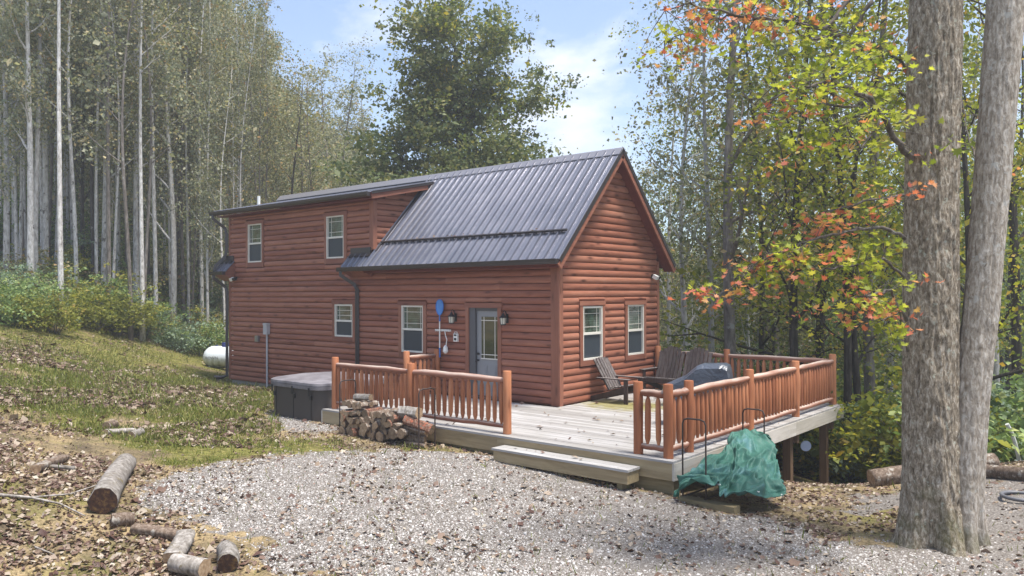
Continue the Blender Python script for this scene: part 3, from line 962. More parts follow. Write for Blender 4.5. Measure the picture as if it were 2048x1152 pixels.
# eave returns underside
for x0, x1 in ((-7.42, -6.47), (-14.38, -13.62)):
    mb = MB(); mb.prism([(EAVE_Y, eave_z - .02), (-.002, eave_z + .38 * SL), (-.002, eave_z - .30), (EAVE_Y, eave_z - .10)], (x0 + .01, 0, 0), (0, 1, 0), (0, 0, 1), (1, 0, 0), x1 - x0 - .02)
    build('eave_return', mb, M_trim_y, cabin)
    mb = MB(); mb.box((x0 + .02, -.075, eave_z + .40), (x1 - .05, -.055, eave_z + .56)); mb.beam((x0 + .02, -.11, eave_z + .355), (x1 - .05, -.11, eave_z + .355), .14, .012, (0, -SL, 1))
    build('flashing', mb, M_gutter, cabin)
# ridge cap
mb = MB()
mb.prism([(-.17, -.155), (0, .028), (.17, -.155), (.17, -.170), (0, .012), (-.17, -.170)], (-14.38, YR, APEX + .015), (0, 1, 0), (0, 0, 1), (1, 0, 0), 14.73)
build('ridge_cap', mb, M_cap, cabin)
# short strip of main roof left between the shed and the ridge
mb = MB(); mb.prism([(1.95, APEX - SL * (YR - 1.95) - .005), (YR - .02, APEX - .03), (YR - .02, APEX - .10), (1.95, APEX - SL * (YR - 1.95) - .06)], (-14.37, 0, 0), (0, 1, 0), (0, 0, 1), (1, 0, 0), 7.9); build('roof_strip', mb, M_roof, cabin)
# rake fascias at the gable
def rake(x, y0, z0, y1, z1, w, h, mat, nm='rake_board'):
    mb = MB(); mb.beam((x, y0, z0), (x, y1, z1), w, h, (0, 0, 1)); return build(nm, mb, mat, cabin)
dz = .12
for sgn in (-1, 1):
    ye = YR + sgn * (YR - EAVE_Y)
    rake(.31, ye, eave_z - .155, YR, APEX - .155, .035, .155, M_trim_y)
    rake(.335, ye, eave_z - .028, YR, APEX - .028, .018, .10, M_gutter, 'rake_trim')
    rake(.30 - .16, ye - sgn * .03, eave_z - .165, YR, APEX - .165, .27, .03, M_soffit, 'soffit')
# dormer rake
mb = MB(); mb.beam((-6.10, -.38, shed(-.38) - .115), (-6.10, 1.74, shed(1.74) - .115), .035, .155); build('rake_board', mb, M_trim_y, cabin)
mb = MB(); mb.beam((-6.06, -.40, shed(-.40) - .02), (-6.06, 1.95, shed(1.95) - .02), .02, .075); build('rake_trim', mb, M_gutter, cabin)
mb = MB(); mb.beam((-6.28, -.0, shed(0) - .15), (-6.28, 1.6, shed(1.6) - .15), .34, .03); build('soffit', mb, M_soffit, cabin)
# gutters (K style)
GP = [(0, 0), (.085, 0), (.115, .05), (.125, .115), (.115, .115), (.105, .055), (.08, .012), (.01, .012), (.01, .115), (0, .115)]
def gutter(x0, x1, y, z, drop=0):
    mb = MB()
    mb.prism(GP, (x0, y, z - .115 - drop), (0, -1, 0), (0, 0, 1), Vector((x1 - x0, 0, drop)).normalized(), x1 - x0)
    for x, d in ((x0, drop), (x1, 0)):
        mb.box((x - .006, y - .12, z - .115 - d), (x + .006, y, z - .003 - d))
    return build('gutter', mb, M_gutter, cabin)
gutter(-7.46, .30, EAVE_Y - .01, eave_z + .02, .02)
gutter(-14.42, -6.12, -.41, shed(-.4) - .0)
gutter(-14.42, -13.60, EAVE_Y - .01, eave_z + .02)
def fas(a, b, m_): mb = MB(); mb.box(a, b); build('fascia_board', mb, m_, cabin)
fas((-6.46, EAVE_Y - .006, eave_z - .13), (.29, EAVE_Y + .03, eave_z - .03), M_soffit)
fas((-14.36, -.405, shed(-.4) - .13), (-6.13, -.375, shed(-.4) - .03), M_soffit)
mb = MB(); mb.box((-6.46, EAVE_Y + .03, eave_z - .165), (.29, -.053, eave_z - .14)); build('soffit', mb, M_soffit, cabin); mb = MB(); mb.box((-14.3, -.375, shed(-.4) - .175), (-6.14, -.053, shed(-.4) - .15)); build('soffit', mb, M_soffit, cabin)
# downspouts
def dspout(pts, w=.075):
    mb = MB()
    mb.tube(pts, .068, 4); return build('downspout', mb, M_gutter, cabin)
dspout([(-7.36, -.46, eave_z - .09), (-7.36, -.46, eave_z - .22), (-7.16, -.13, eave_z - .48), (-7.10, -.085, eave_z - .62), (-7.10, -.085, -.22), (-7.10, -.2, -.32)])
dspout([(-14.28, -.47, shed(-.4) - .10), (-14.28, -.47, shed(-.4) - .22), (-14.10, -.12, shed(-.4) - .55), (-14.06, -.09, shed(-.4) - .75), (-14.06, -.09, eave_z + .75), (-14.10, -.14, eave_z + .52), (-14.22, -.42, eave_z + .22), (-14.22, -.46, eave_z + .06)])
dspout([(-14.25, -.46, eave_z - .09), (-14.25, -.46, eave_z - .2), (-14.08, -.12, eave_z - .5), (-14.05, -.09, eave_z - .65), (-14.05, -.09, -.18), (-14.12, -.25, -.26), (-14.25, -.45, -.24)])
# snow guard rail across the panels
def on_roof(x, y, off=.05): return Vector((x, y, APEX - SL * (YR - y))) + Vector((0, -SL, 1)).normalized() * off
mb = MB(); mb.beam(on_roof(-6.38, .23, .05), on_roof(.10, .23, .05), .035, .05, (0, -SL, 1))
for i in range(26): mb.beam(on_roof(-6.3 + i * .25, .20, .03), on_roof(-6.3 + i * .25, .26, .03), .03, .04, (0, -SL, 1))
build('snow_guard', mb, M_gutter, cabin)
mb = MB()
for ii in range(26):
    for yy in (-.1, .7, 1.3, 1.9):
        mb.beam(on_roof(.2 - ii * .25, yy, .0), on_roof(.2 - ii * .25, yy + .016, .0), .016, .016, (0, -SL, 1))
o_ = build('screw', mb, M_cap, cabin); o_['kind'] = 'stuff'
# dark valley flashing beside the dormer cheek
mb = MB(); mb.beam(on_roof(-6.40, .02, .012), on_roof(-6.40, 1.75, .012), .10, .02, (0, -SL, 1)); build('flashing', mb, M_gutter, cabin)
mb = MB(); mb.tube([(-14.9 + .75, 1.2, shed(1.2) - .1), (-14.9 + .75, 1.2, shed(1.2) + .34)], .055, 10); build('vent_pipe', mb, M_wplast, cabin)

# ---------- things fixed to the cabin
def lantern(x, label):
    t = thing('wall_lantern', label, 'wall lamp', 'lanterns beside the front door', (x, 0, 1.98))
    mb = MB(); mb.box((-.04, -.062, -.12), (.04, -.048, .10)); build('back_plate', mb, M_black, t)
    mb = MB(); mb.tube([(0, -.06, .0), (0, -.10, .14), (0, -.16, .19), (0, -.20, .15), (0, -.20, .10)], .009, 6); mb.tube([(0, -.06, .08), (0, -.10, .17), (0, -.15, .10)], .006, 5); build('bracket', mb, M_black, t)
    mb = MB(); mb.tube([(0, -.20, .13), (0, -.20, .10), (0, -.20, .07), (0, -.20, .03), (0, -.20, .01)], [.012, .03, .045, .095, .10], 6); build('cap', mb, M_black, t)
    mb = MB(); mb.tube([(0, -.20, .01), (0, -.20, -.14)], [.078, .062], 6); build('glass', mb, M_lamp_glass, t)
    mb = MB(); mb.tube([(0, -.20, -.14), (0, -.20, -.165)], [.075, .06], 6)
    for k in range(6):
        a = math.pi / 3 * k
        mb.tube([(.082 * math.cos(a), -.20 + .082 * math.sin(a), .012), (.066 * math.cos(a), -.20 + .066 * math.sin(a), -.145)], .006, 4)
    build('cage', mb, M_black, t)
lantern(-3.23, 'black wall lantern on the left of the grey door, nearer the window')
lantern(-1.51, 'black wall lantern on the right of the grey door')
def flood(loc, out, label):
    t = thing('flood_light', label, 'flood light', None, loc)
    o = Vector(out); s = Vector((0, 0, 1)).cross(o)
    mb = MB(); mb.tube([Vector((0, 0, 0)) + o * .04, o * .085], .055, 10); build('base', mb, M_black, t)
    mb = MB(); mb.beam(o * .085 + Vector((0, 0, -.02)), o * .15 + Vector((0, 0, -.06)), .03, .03); mb.beam(o * .13 + s * .09, o * .22 + s * .10 + Vector((0, 0, -.05)), .10, .09); build('head', mb, M_black, t)
    mb = MB(); mb.beam(o * .12 - s * .05, o * .24 - s * .05 + Vector((0, 0, -.06)), .12, .10); build('lens', mb, M_wplast, t)
flood((-13.53, 0, 3.11), (0, -1, 0), 'small white faced flood light at the far left end of the cabin')
flood((0, 4.10, 3.02), (1, 0, 0), 'twin flood light near the top right corner of the gable wall')
t = thing('conduit', 'grey electrical conduit with a disconnect box running up the cabin wall', 'conduit', None, (-11.63, 0, 0))
mb = MB(); mb.tube([(0, -.09, -.50), (0, -.09, 1.30)], .032, 8); build('pipe', mb, M_pvc, t)
mb = MB(); mb.box((-.10, -.17, 1.28), (.10, -.046, 1.62)); mb.box((-.11, -.18, 1.58), (.11, -.046, 1.64)); build('meter_box', mb, M_pvc, t)
mb = MB(); mb.box((-12.30, -.12, 1.02), (-12.12, -.047, 1.22)); mb.box((-12.27, -.135, 1.05), (-12.15, -.12, 1.19))
tag(build('outlet_box', mb, M_hub, None), 'small square outlet box left of the grey conduit', 'outlet box')
mb = MB(); mb.box((-3.26, -.10, 1.36), (-3.13, -.046, 1.56)); mb.box((-3.235, -.106, 1.50), (-3.155, -.10, 1.54), 1); mb.box((-3.235, -.106, 1.39), (-3.155, -.10, 1.45), 1); mb.tube([(-3.24, -.075, 1.56), (-3.24, -.075, 1.60), (-3.15, -.075, 1.60), (-3.15, -.075, 1.56)], .008, 5)
tag(build('key_lockbox', mb, [M_wplast, M_black], None), 'small pale key lockbox on the wall beside the door', 'key box')
t = thing('tool_rack', 'white tool holder with a row of hooks left of the door', 'tool rack', None, (-3.66, 0, 1.63))
mb = MB(); mb.box((-.27, -.075, -.025), (.27, -.046, .025)); build('rail', mb, M_wplast, t)
for i in range(7):
    mb = MB(); x = -.24 + i * .08; mb.tube([(x, -.07, .0), (x, -.105, -.02), (x, -.11, .03)], .011, 5); build('hook', mb, M_wplast, t)
t = thing('skimmer_net', 'blue mesh skimmer net with a white pole hanging from the tool rack', 'skimmer net', None, (-3.72, -.13, 1.0))
mb = MB(); mb.tube([(0, 0, .05), (0, 0, .86)], .016, 8); build('pole', mb, M_wplast, t)
mb = MB(); mb.tube([(0, 0, -.06), (0, 0, .18)], .022, 8); build('grip', mb, M_blue, t)
mb = MB(); mb.tube([(0, 0, .86), (0, 0, 1.02)], [.02, .014], 8); build('socket', mb, M_blue, t)
mb = MB(); loop = [(math.sin(a) * .13 * (1 - .12 * math.cos(a)), 0, 1.22 - math.cos(a) * .20) for a in np.linspace(0, 2 * math.pi, 17)]
mb.tube(loop, .012, 6, False); build('hoop', mb, M_blue, t)
mb = MB(); ring = [(p[0] * .95, .0, 1.22 + (p[2] - 1.22) * .95) for p in loop[:-1]]; inr = [(p[0] * .5, .035, 1.22 + (p[2] - 1.22) * .5) for p in loop[:-1]]
mb.add(ring + inr, [(i, (i + 1) % 16, 16 + (i + 1) % 16, 16 + i) for i in range(16)] + [tuple(range(16, 32))]); build('mesh_bag', mb, simple('translucent blue mesh', (.08, .24, .55), .6), t)
t = thing('ladle_scoop', 'white long handled scoop hanging beside the blue skimmer net', 'scoop', None, (-3.50, -.12, 1.1))
mb = MB(); mb.tube([(-.04, 0, .50), (-.02, 0, .40), (.03, 0, .30), (.0, 0, .16)], .012, 6); build('handle', mb, M_wplast, t)
mb = MB(); mb.tube([(0, -.02, .16), (0, -.02, .10), (0, -.02, .0), (0, -.02, -.05)], [.02, .062, .070, .03], 10); build('bowl', mb, M_wplast, t)

# ================================================================ DECK
deck = thing('deck', 'wooden deck of pale grey boards wrapping the corner of the cabin', 'deck')
DY0, DX1, DX0, DY1 = -3.65, 4.85, -3.90, 4.35
bw = .146
y = DY0
i = 0
while y < DY1 - .02:
    y1 = min(y + bw - .006, DY1)
    xa = DX0 if y1 < -.06 else .055
    if xa == DX0:
        cuts = [xa, xa + random.choice([2.2, 3.6, 4.9]), DX1 + .03]
    else:
        cuts = [xa, DX1 + .03]
    for c0, c1 in zip(cuts[:-1], cuts[1:]):
        mb = MB(); mb.box((c0, y, -.036), (c1 - .004, y1, random.uniform(-.002, .002)))
        build('deck_board', mb, M_deck, deck)
    y += bw; i += 1
def dk(nm, a, b, m_): mb = MB(); mb.box(a, b); return build(nm, mb, m_, deck)
for x0, x1 in ((DX0, -1.2), (-1.197, 1.3), (1.303, DX1)):
    dk('fascia_board', (x0, DY0 + .012, -.30), (x1, DY0 + .05, -.037), M_fascia)
for y0, y1 in ((DY0 + .012, -1.7), (-1.697, 1.4), (1.403, DY1)):
    dk('fascia_board', (DX1 + .0005, y0, -.30), (DX1 + .038, y1, -.037), M_fascia_y)
dk('fascia_board', (DX0 - .038, DY0 + .012, -.30), (DX0 - .001, -.05, -.037), M_fascia_y)
for x0, x1 in ((DX0, -.6), (-.597, 2.2), (2.203, DX1 - .06)):
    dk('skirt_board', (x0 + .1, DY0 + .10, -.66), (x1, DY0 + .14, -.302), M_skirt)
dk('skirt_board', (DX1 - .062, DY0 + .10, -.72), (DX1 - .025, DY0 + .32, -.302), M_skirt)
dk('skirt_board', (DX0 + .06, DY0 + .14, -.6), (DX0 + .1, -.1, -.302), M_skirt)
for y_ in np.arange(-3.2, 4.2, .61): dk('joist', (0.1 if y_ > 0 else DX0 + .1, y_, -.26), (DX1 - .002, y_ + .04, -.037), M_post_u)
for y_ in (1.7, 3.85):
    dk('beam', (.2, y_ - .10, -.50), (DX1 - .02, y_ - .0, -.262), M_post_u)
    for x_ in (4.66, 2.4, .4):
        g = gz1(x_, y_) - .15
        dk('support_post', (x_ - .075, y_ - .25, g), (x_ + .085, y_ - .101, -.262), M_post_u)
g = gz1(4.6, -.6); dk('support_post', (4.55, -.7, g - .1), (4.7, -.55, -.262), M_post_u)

# step box
step = thing('step_box', 'long low wooden step box in front of the deck', 'step')
mb = MB(); mb.box((1.50, -4.02, -.185), (4.30, -3.86, -.148)); build('tread_board', mb, M_deck, step)
mb = MB(); mb.box((1.50, -3.852, -.185), (4.30, -3.66, -.148)); build('tread_board', mb, M_deck, step)
mb = MB(); mb.box((1.53, -4.0, -.375), (4.28, -3.965, -.187)); build('front_board', mb, M_fascia, step)
for x_ in (1.53, 4.245):
    mb = MB(); mb.box((x_, -3.964, -.375), (x_ + .035, -3.66, -.187)); build('side_board', mb, M_skirt, step)
mb = MB(); mb.box((1.7, -3.94, -.62), (1.8, -3.70, -.376)); mb.box((4.05, -3.94, -.66), (4.15, -3.70, -.376)); mb.box((2.9, -3.94, -.62), (3.0, -3.70, -.376)); build('foot_block', mb, M_skirt, step)

# railings of peeled poles
bal_me = {}
def baluster(t, p, h, seed):
    k = seed % 4
    if k not in bal_me:
        rr = random.Random(k)
        mb = MB(); w = .041 + .006 * rr.random()
        mb.tube([(0, 0, 0), (0, 0, .05), (0, 0, .13), (0, 0, .45), (0, 0, .72), (0, 0, .78), (0, 0, .83)], [.02, .022, w, w * 1.08, w * .95, .024, .02], 8, True, 0, None, .06, k)
        me = mb.mesh('baluster', True); me.materials.append(M_rail_z); bal_me[k] = me
    o = bpy.data.objects.new('baluster', bal_me[k]); C.objects.link(o); o.parent = t
    o.location = p; o.rotation_euler = (random.uniform(-.012, .012), random.uniform(-.012, .012), random.uniform(0, 6))
def pole(t, name, a, b, r, mat, seed):
    rr = random.Random(seed)
    a, b = Vector(a), Vector(b); n = 7
    pts = [a.lerp(b, i / n) + Vector((rr.uniform(-1, 1), rr.uniform(-1, 1), rr.uniform(-1, 1))) * .009 for i in range(n + 1)]
    mb = MB(); mb.tube(pts, [r * .72] + [r * rr.uniform(.94, 1.06) for _ in range(n - 1)] + [r * .72], 12, True, 0, None, .05, seed)
    return autosmooth(build(name, mb, mat, t), 60)
def post(t, x, y, h=1.15, r=.078, seed=0):
    mb = MB(); mb.tube([(0, 0, 0), (0, 0, .3), (0, 0, .7), (0, 0, h - .01), (0, 0, h)], [r, r * .985, r * 1.01, r, r * .93], 14, True, 0, None, .035, seed)
    o = autosmooth(build('post', mb, M_rail_z, t, loc=(x, y, .003)), 50); o.rotation_euler = (0, 0, seed)
def span(t, a, b, nb, seed):
    a, b = Vector((*a, 0)), Vector((*b, 0))
    d = (b - a).normalized(); mat = M_rail_x if abs(d.x) > abs(d.y) else M_rail_y
    s, e = a + d * .055, b - d * .055
    pole(t, 'top_rail', s + Vector((0, 0, .985)), e + Vector((0, 0, .985)), .062, mat, seed)
    pole(t, 'bottom_rail', s + Vector((0, 0, .135)), e + Vector((0, 0, .135)), .05, mat, seed + 5)
    for i in range(nb):
        q = a.lerp(b, (i + .85) / (nb + .7)); baluster(t, (q.x, q.y, .135), 1, seed + i * 3)
t = thing('log_railing', 'straight log railing of two bays along the deck front behind the firewood', 'railing')
for i, x_ in enumerate((-3.72, -1.22, 1.36)): post(t, x_, -3.42, seed=i)
span(t, (-3.72, -3.42), (-1.22, -3.42), 15, 1); span(t, (-1.22, -3.42), (1.36, -3.42), 15, 2)
t = thing('log_railing', 'long log railing turning round the right corner and back of the deck', 'railing')
P_ = [(4.14, -3.44), (4.69, -3.46), (4.70, -2.80), (4.70, -.42), (4.70, 1.88), (4.70, 4.18), (2.10, 4.22), (.14, 4.22)]
NB = [2, 3, 14, 14, 14, 15, 11]
for i, q in enumerate(P_): post(t, *q, seed=10 + i)
for i in range(len(P_) - 1): span(t, P_[i], P_[i + 1], NB[i], 20 + i)
t = thing('log_railing', 'short log railing at the left end of the deck against the wall', 'railing')
post(t, -3.80, -.15, seed=30); post(t, -3.80, -1.2, seed=31); span(t, (-3.80, -.15), (-3.80, -1.2), 6, 31)

# ---------- hot tub
def rrect(cx, cy, hx, hy, r, n=5):
    out_ = []
    for sx, sy, a0 in ((1, -1, -90), (1, 1, 0), (-1, 1, 90), (-1, -1, 180)):
        for i in range(n + 1):
            a = math.radians(a0 + 90 * i / n)
            out_.append((cx + sx * (hx - r) + r * math.cos(a), cy + sy * (hy - r) + r * math.sin(a)))
    return out_
def loft(mb, rings, cap=True, m=0):
    n = len(rings[0]); o = len(mb.v)
    for r_ in rings: mb.v += [tuple(map(float, q)) for q in r_]
    for i in range(len(rings) - 1):
        for j in range(n):
            a = o + i * n + j; b = o + i * n + (j + 1) % n
            mb.f.append((a, b, b + n, a + n)); mb.m.append(m)
    if cap:
        mb.f.append(tuple(range(o, o + n))[::-1]); mb.m.append(m)
        mb.f.append(tuple(range(o + (len(rings) - 1) * n, o + len(rings) * n))); mb.m.append(m)
TC = (-5.02, -2.62)
tub = thing('hot_tub', 'brown sided hot tub with a grey folding cover beside the deck', 'hot tub', None, (TC[0], TC[1], -.36))
M_tub = simple('dark brown tub panel', (.055, .045, .040), .55)
M_tubc, _n, _l, _b = new_mat('grey vinyl tub cover')
_t = _n.new('ShaderNodeTexCoord')
_l.new(ramp(_n, _l, noise(_n, _l, _t.outputs['Object'], 2.5, 6, .7), [(.35, (.13, .12, .13)), (.65, (.24, .225, .24))]), _b.inputs['Base Color'])
_b.inputs['Roughness'].default_value = .48
bump(_n, _l, _b, noise(_n, _l, _t.outputs['Object'], 3, 3, .5, 1.0), .5, .03)
mb = MB(); loft(mb, [[(x, y, z) for x, y in rrect(0, 0, 1.00 + e, 1.00 + e, .30)] for z, e in ((0, 0), (.78, 0.01))]); autosmooth(build('cabinet', mb, M_tub, tub), 40)
mb = MB(); loft(mb, [[(x, y, z) for x, y in rrect(0, 0, 1.02 + e, 1.02 + e, .32)] for z, e in ((.78, 0), (.80, .025), (.825, .03), (.835, .01))]); autosmooth(build('lip', mb, simple('grey tub lip', (.2, .19, .2), .4), tub), 40)
for sy in (-1, 1):
    pts = rrect(0, 0, 1.06, 1.06, .34)
    half = [(x, y) for x, y in pts if y * sy >= 0]
    half = sorted(half, key=lambda q: math.atan2(q[1] * sy, q[0]))
    half = [(half[0][0], sy * .006)] + half + [(half[-1][0], sy * .006)]
    rings = []
    for z, e, cr_ in ((.75, .0, 0), (.755, .012, 0), (.83, .018, 0), (.838, -.002, 0), (.846, .018, 0), (.90, .01, 0), (.915, -.03, 0)):
        rings.append([(x * (1 + e / 1.17), (y if abs(y) < .01 else y * (1 + e / 1.17)), z + (.035 * (1 - abs(y) / 1.06) if z > .91 else 0)) for x, y in half])
    if sy < 0: rings = [r_[::-1] for r_ in rings]
    mb = MB(); loft(mb, rings); autosmooth(build('cover', mb, M_tubc, tub), 30)
for a in (-.75, .05, .7):
    mb = MB(); mb.box((a - .02, -1.095, .62), (a + .02, -1.078, .80)); mb.box((a - .035, -1.035, .52), (a + .035, -1.010, .62)); build('cover_strap', mb, M_black, tub)
for a in (-1.0, 0.0, 1.0):
    mb = MB(); mb.box((a * .69 - .004, -1.016, .0), (a * .69 + .004, -1.008, .78)); build('panel_seam', mb, M_black, tub)

# ---------- Adirondack chair, bench, table
def slat(mb, a, b, w, th, up): mb.beam(a, b, w, th, up)
chair = thing('adirondack_chair', 'dark single adirondack chair standing side on by the gable wall', 'chair', None, (.12, 1.15, .0))
for k in range(6):
    mb = MB(); yy = .09 + k * .105; topz = .98 + .05 * math.sin((k + .5) / 6 * math.pi)
    mb.beam((.42, yy, .30), (.0, yy, topz), .088, .02, (1, 0, .5)); build('back_slat', mb, M_chair, chair)
for k in range(5):
    mb = MB(); xx = .47 + k * .095; mb.box((xx, .06, .34 + k * .018), (xx + .08, .66, .36 + k * .018)); build('seat_slat', mb, M_chair, chair)
for yy in (.03, .67):
    mb = MB(); mb.beam((-.05, yy, .06), (.95, yy, .36), .03, .12); build('seat_rail', mb, M_chair, chair)
    mb = MB(); mb.box((.86, yy - .02, 0), (.96, yy + .02, .56)); build('leg', mb, M_chair, chair)
    mb = MB(); mb.box((.12, yy - .075, .56), (1.02, yy + .065, .582)); build('armrest', mb, M_chair, chair)
mb = MB(); mb.box((.24, .0, .52), (.28, .70, .56)); build('back_brace', mb, M_chair, chair)
bench = thing('adirondack_bench', 'dark double adirondack bench with two arched backs in the deck corner', 'bench', None, (.30, 3.25, 0))
for g_ in (0, 1):
    for k in range(7):
        mb = MB(); xx = .10 + g_ * .76 + k * .104; tz = 1.02 + .16 * math.sin((k + .5) / 7 * math.pi)
        mb.beam((xx, .42, .30), (xx, .74, tz), .092, .02, (0, -1, .4)); build('back_slat', mb, M_chair, bench)
for k in range(5):
    mb = MB(); yy = .38 - k * .095; mb.box((.06, yy - .08, .34 + k * .018), (1.58, yy, .36 + k * .018)); build('seat_slat', mb, M_chair, bench)
for xx in (.02, .82, 1.62):
    mb = MB(); mb.beam((xx, .85, .06), (xx, -.08, .36), .03, .12); build('seat_rail', mb, M_chair, bench)
for xx in (.02, 1.62):
    mb = MB(); mb.box((xx - .02, -.10, 0), (xx + .02, 0, .60)); build('leg', mb, M_chair, bench)
    mb = MB(); mb.box((xx - .08, -.16, .60), (xx + .07, .70, .625)); build('armrest', mb, M_chair, bench)
mb = MB(); mb.box((-.02, .60, .56), (1.66, .64, .62)); build('back_brace', mb, M_chair, bench)
mb = MB(); mb.box((.0, -.13, .30), (1.64, -.105, .42)); build('apron', mb, M_chair, bench)
table = thing('low_table', 'dark low slatted table in front of the bench', 'table', None, (1.75, 1.55, 0), .1)
for k in range(6):
    mb = MB(); mb.box((0, k * .12, .44), (.85, k * .12 + .11, .462)); build('top_slat', mb, M_chair, table)
for xx in (.06, .75):
    for yy in (.05, .60):
        mb = MB(); mb.box((xx, yy, 0), (xx + .05, yy + .05, .438)); build('leg', mb, M_chair, table)
mb = MB(); mb.box((.06, .02, .38), (.80, .045, .437)); mb.box((.06, .66, .38), (.80, .685, .437)); build('apron', mb, M_chair, table)

# ---------- covered grill
def cover_mat():
    m, n, l, b = new_mat('dark vinyl grill cover')
    t_ = n.new('ShaderNodeTexCoord')
    l.new(ramp(n, l, noise(n, l, t_.outputs['Object'], 3, 4), [(.3, (.045, .055, .075)), (.7, (.075, .088, .115))]), b.inputs['Base Color'])
    b.inputs['Roughness'].default_value = .32
    bump(n, l, b, noise(n, l, t_.outputs['Object'], 5, 3, .5, 1.5), .6, .05)
    return m
def grill():
    t_ = thing('covered_grill', 'barbecue grill under a dark blue grey fitted cover on the deck', 'grill', None, (3.62, -.35, 0), .25)
    secs = [(-.62, .42, .78), (-.58, .50, .80), (-.20, .60, .98), (.02, .62, 1.17), (.10, .58, 1.20), (.52, .58, 1.22), (.60, .56, 1.18), (.64, .54, .95)]
    rings = []
    for x, w, h in secs:
        hw = w / 2
        rings.append([(x, -hw - .04, .08), (x, -hw, h * .55), (x, -hw * .92, h - .08), (x, -hw * .55, h), (x, hw * .55, h), (x, hw * .92, h - .08), (x, hw, h * .55), (x, hw + .04, .08)])
    mb = MB(); loft(mb, rings)
    o = autosmooth(build('cover', mb, cover_mat(), t_), 40)
    md = o.modifiers.new('s', 'SUBSURF'); md.levels = md.render_levels = 2; md.subdivision_type = 'SIMPLE'
    for x in (-.45, .45):
        for y_ in (-.2, .2):
            mb = MB(); mb.tube([(x, y_ - .02, .05), (x, y_ + .02, .05)], .05, 10); build('wheel', mb, M_black, t_)
grill()

# ---------- firewood racks
def hoop(t_, a, b, z0, z1, z2):
    a, b = Vector(a), Vector(b); d = (b - a).normalized()
    pts = [Vector((*a[:2], z0)), Vector((*a[:2], z2 - .08)), Vector((*(a + d * .025)[:2], z2 - .02)), Vector((*(a + d * .09)[:2], z2)), Vector((*(b - d * .09)[:2], z2)), Vector((*(b - d * .025)[:2], z2 - .02)), Vector((*b[:2], z2 - .08)), Vector((*b[:2], z1))]
    mb = MB(); mb.tube(pts, .0135, 8); autosmooth(build('hoop', mb, M_rust, t_), 60)
rack = thing('firewood_rack', 'iron hoop rack filled with split firewood in front of the deck', 'firewood rack')
ZR = -.34
hoop(rack, (-2.52, -4.22, 0), (-2.52, -3.80, 0), gz1(-2.5, -4.2) - .02, gz1(-2.5, -3.8) - .02, .77)
hoop(rack, (-.14, -4.22, 0), (-.14, -3.80, 0), gz1(-.1, -4.2) - .02, gz1(-.1, -3.8) - .02, .77)
for yy in (-4.20, -3.82):
    mb = MB(); mb.tube([(-2.52, yy, ZR + .04), (-.14, yy, ZR)], .016, 8); build('base_bar', mb, M_rust, rack)
rack2 = thing('firewood_rack', 'iron hoop rack half hidden under the green tarp', 'firewood rack')
hoop(rack2, (5.02, -3.62, 0), (5.40, -3.62, 0), gz1(5, -3.6) - .03, gz1(5.4, -3.6) - .03, .68)
hoop(rack2, (5.02, -1.45, 0), (5.40, -1.45, 0), gz1(5, -1.4) - .03, gz1(5.4, -1.4) - .03, .58)
for xx in (5.04, 5.38):
    mb = MB(); mb.tube([(xx, -3.62, -.50), (xx, -1.45, -.55)], .016, 8); build('base_bar', mb, M_rust, rack2)

def firelog(c, axis, L, r, seed, label, group, split=None, mat=None):
    rr = random.Random(seed)
    n = 10
    prof = []
    split = rr.choice([0, 1, 2]) if split is None else split
    for j in range(n):
        a = 2 * math.pi * j / n
        q = r * rr.uniform(.88, 1.1)
        x, y_ = q * math.cos(a), q * math.sin(a)
        if split >= 1: y_ = max(y_, -.25 * r + rr.uniform(-.006, .006))
        if split == 2: x = max(x, -.45 * r + rr.uniform(-.006, .006))
        prof.append((x, y_))
    th_ = rr.uniform(0, 6.28)
    prof = [(x * math.cos(th_) - y_ * math.sin(th_), x * math.sin(th_) + y_ * math.cos(th_)) for x, y_ in prof]
    ax = Vector(axis).normalized()
    s_ = ax.cross(Vector((0, 0, 1))).normalized(); u_ = s_.cross(ax)
    mb = MB(); o = 0; K_ = 6
    rings = []
    for i in range(K_):
        f = i / (K_ - 1) - .5
        sc = 1 + rr.uniform(-.04, .04)
        off = Vector((rr.uniform(-1, 1), rr.uniform(-1, 1), rr.uniform(-1, 1))) * .004
        rings.append([tuple(ax * f * L + off + s_ * x * sc * rr.uniform(.95, 1.05) + u_ * y_ * sc * rr.uniform(.95, 1.05)) for x, y_ in prof])
    loft(mb, rings, True, 0)
    mb.m[-1] = 1; mb.m[-2] = 1
    o = build('firewood_log', mb, [mat or M_bark_fire, M_cut], None, loc=c)
    tag(o, label, 'log', group)
    return o
GL = 'split firewood log stacked end on in the iron rack by the deck'
GG = 'logs stacked in the firewood rack'
def fl_label(row, f):
    c = ('bottom', 'second', 'third', 'fourth')[row]
    p = 'at the far left end' if f < .14 else 'left of the middle' if f < .40 else 'in the middle' if f < .62 else 'right of the middle' if f < .85 else 'at the right end'
    return f'split log end on in the {c} course of the firewood, {p}'
sd_ = 0
zrow = ZR + .10
for row, (nx_, x0, x1) in enumerate([(13, -2.42, -.95), (13, -2.46, -.55), (12, -2.40, -.62), (10, -2.45, -.80)]):
    if row == 0: nx_, x0, x1 = 9, -2.42, -.88
    for i in range(nx_):
        x = x0 + (x1 - x0) * (i + .5 * (row % 2) * .8) / nx_ + random.uniform(-.015, .015)
        r = random.uniform(.075, .112)
        sd_ += 1
        firelog((x, -4.0 + random.uniform(-.10, .05), zrow + random.uniform(-.015, .015)), (random.uniform(-.10, .10), 1, random.uniform(-.04, .04)), random.uniform(.38, .46), r, sd_, fl_label(row, (x - x0) / (x1 - x0)), GG, None,
                M_bark_redf if random.random() < .15 else None)
    zrow += .135
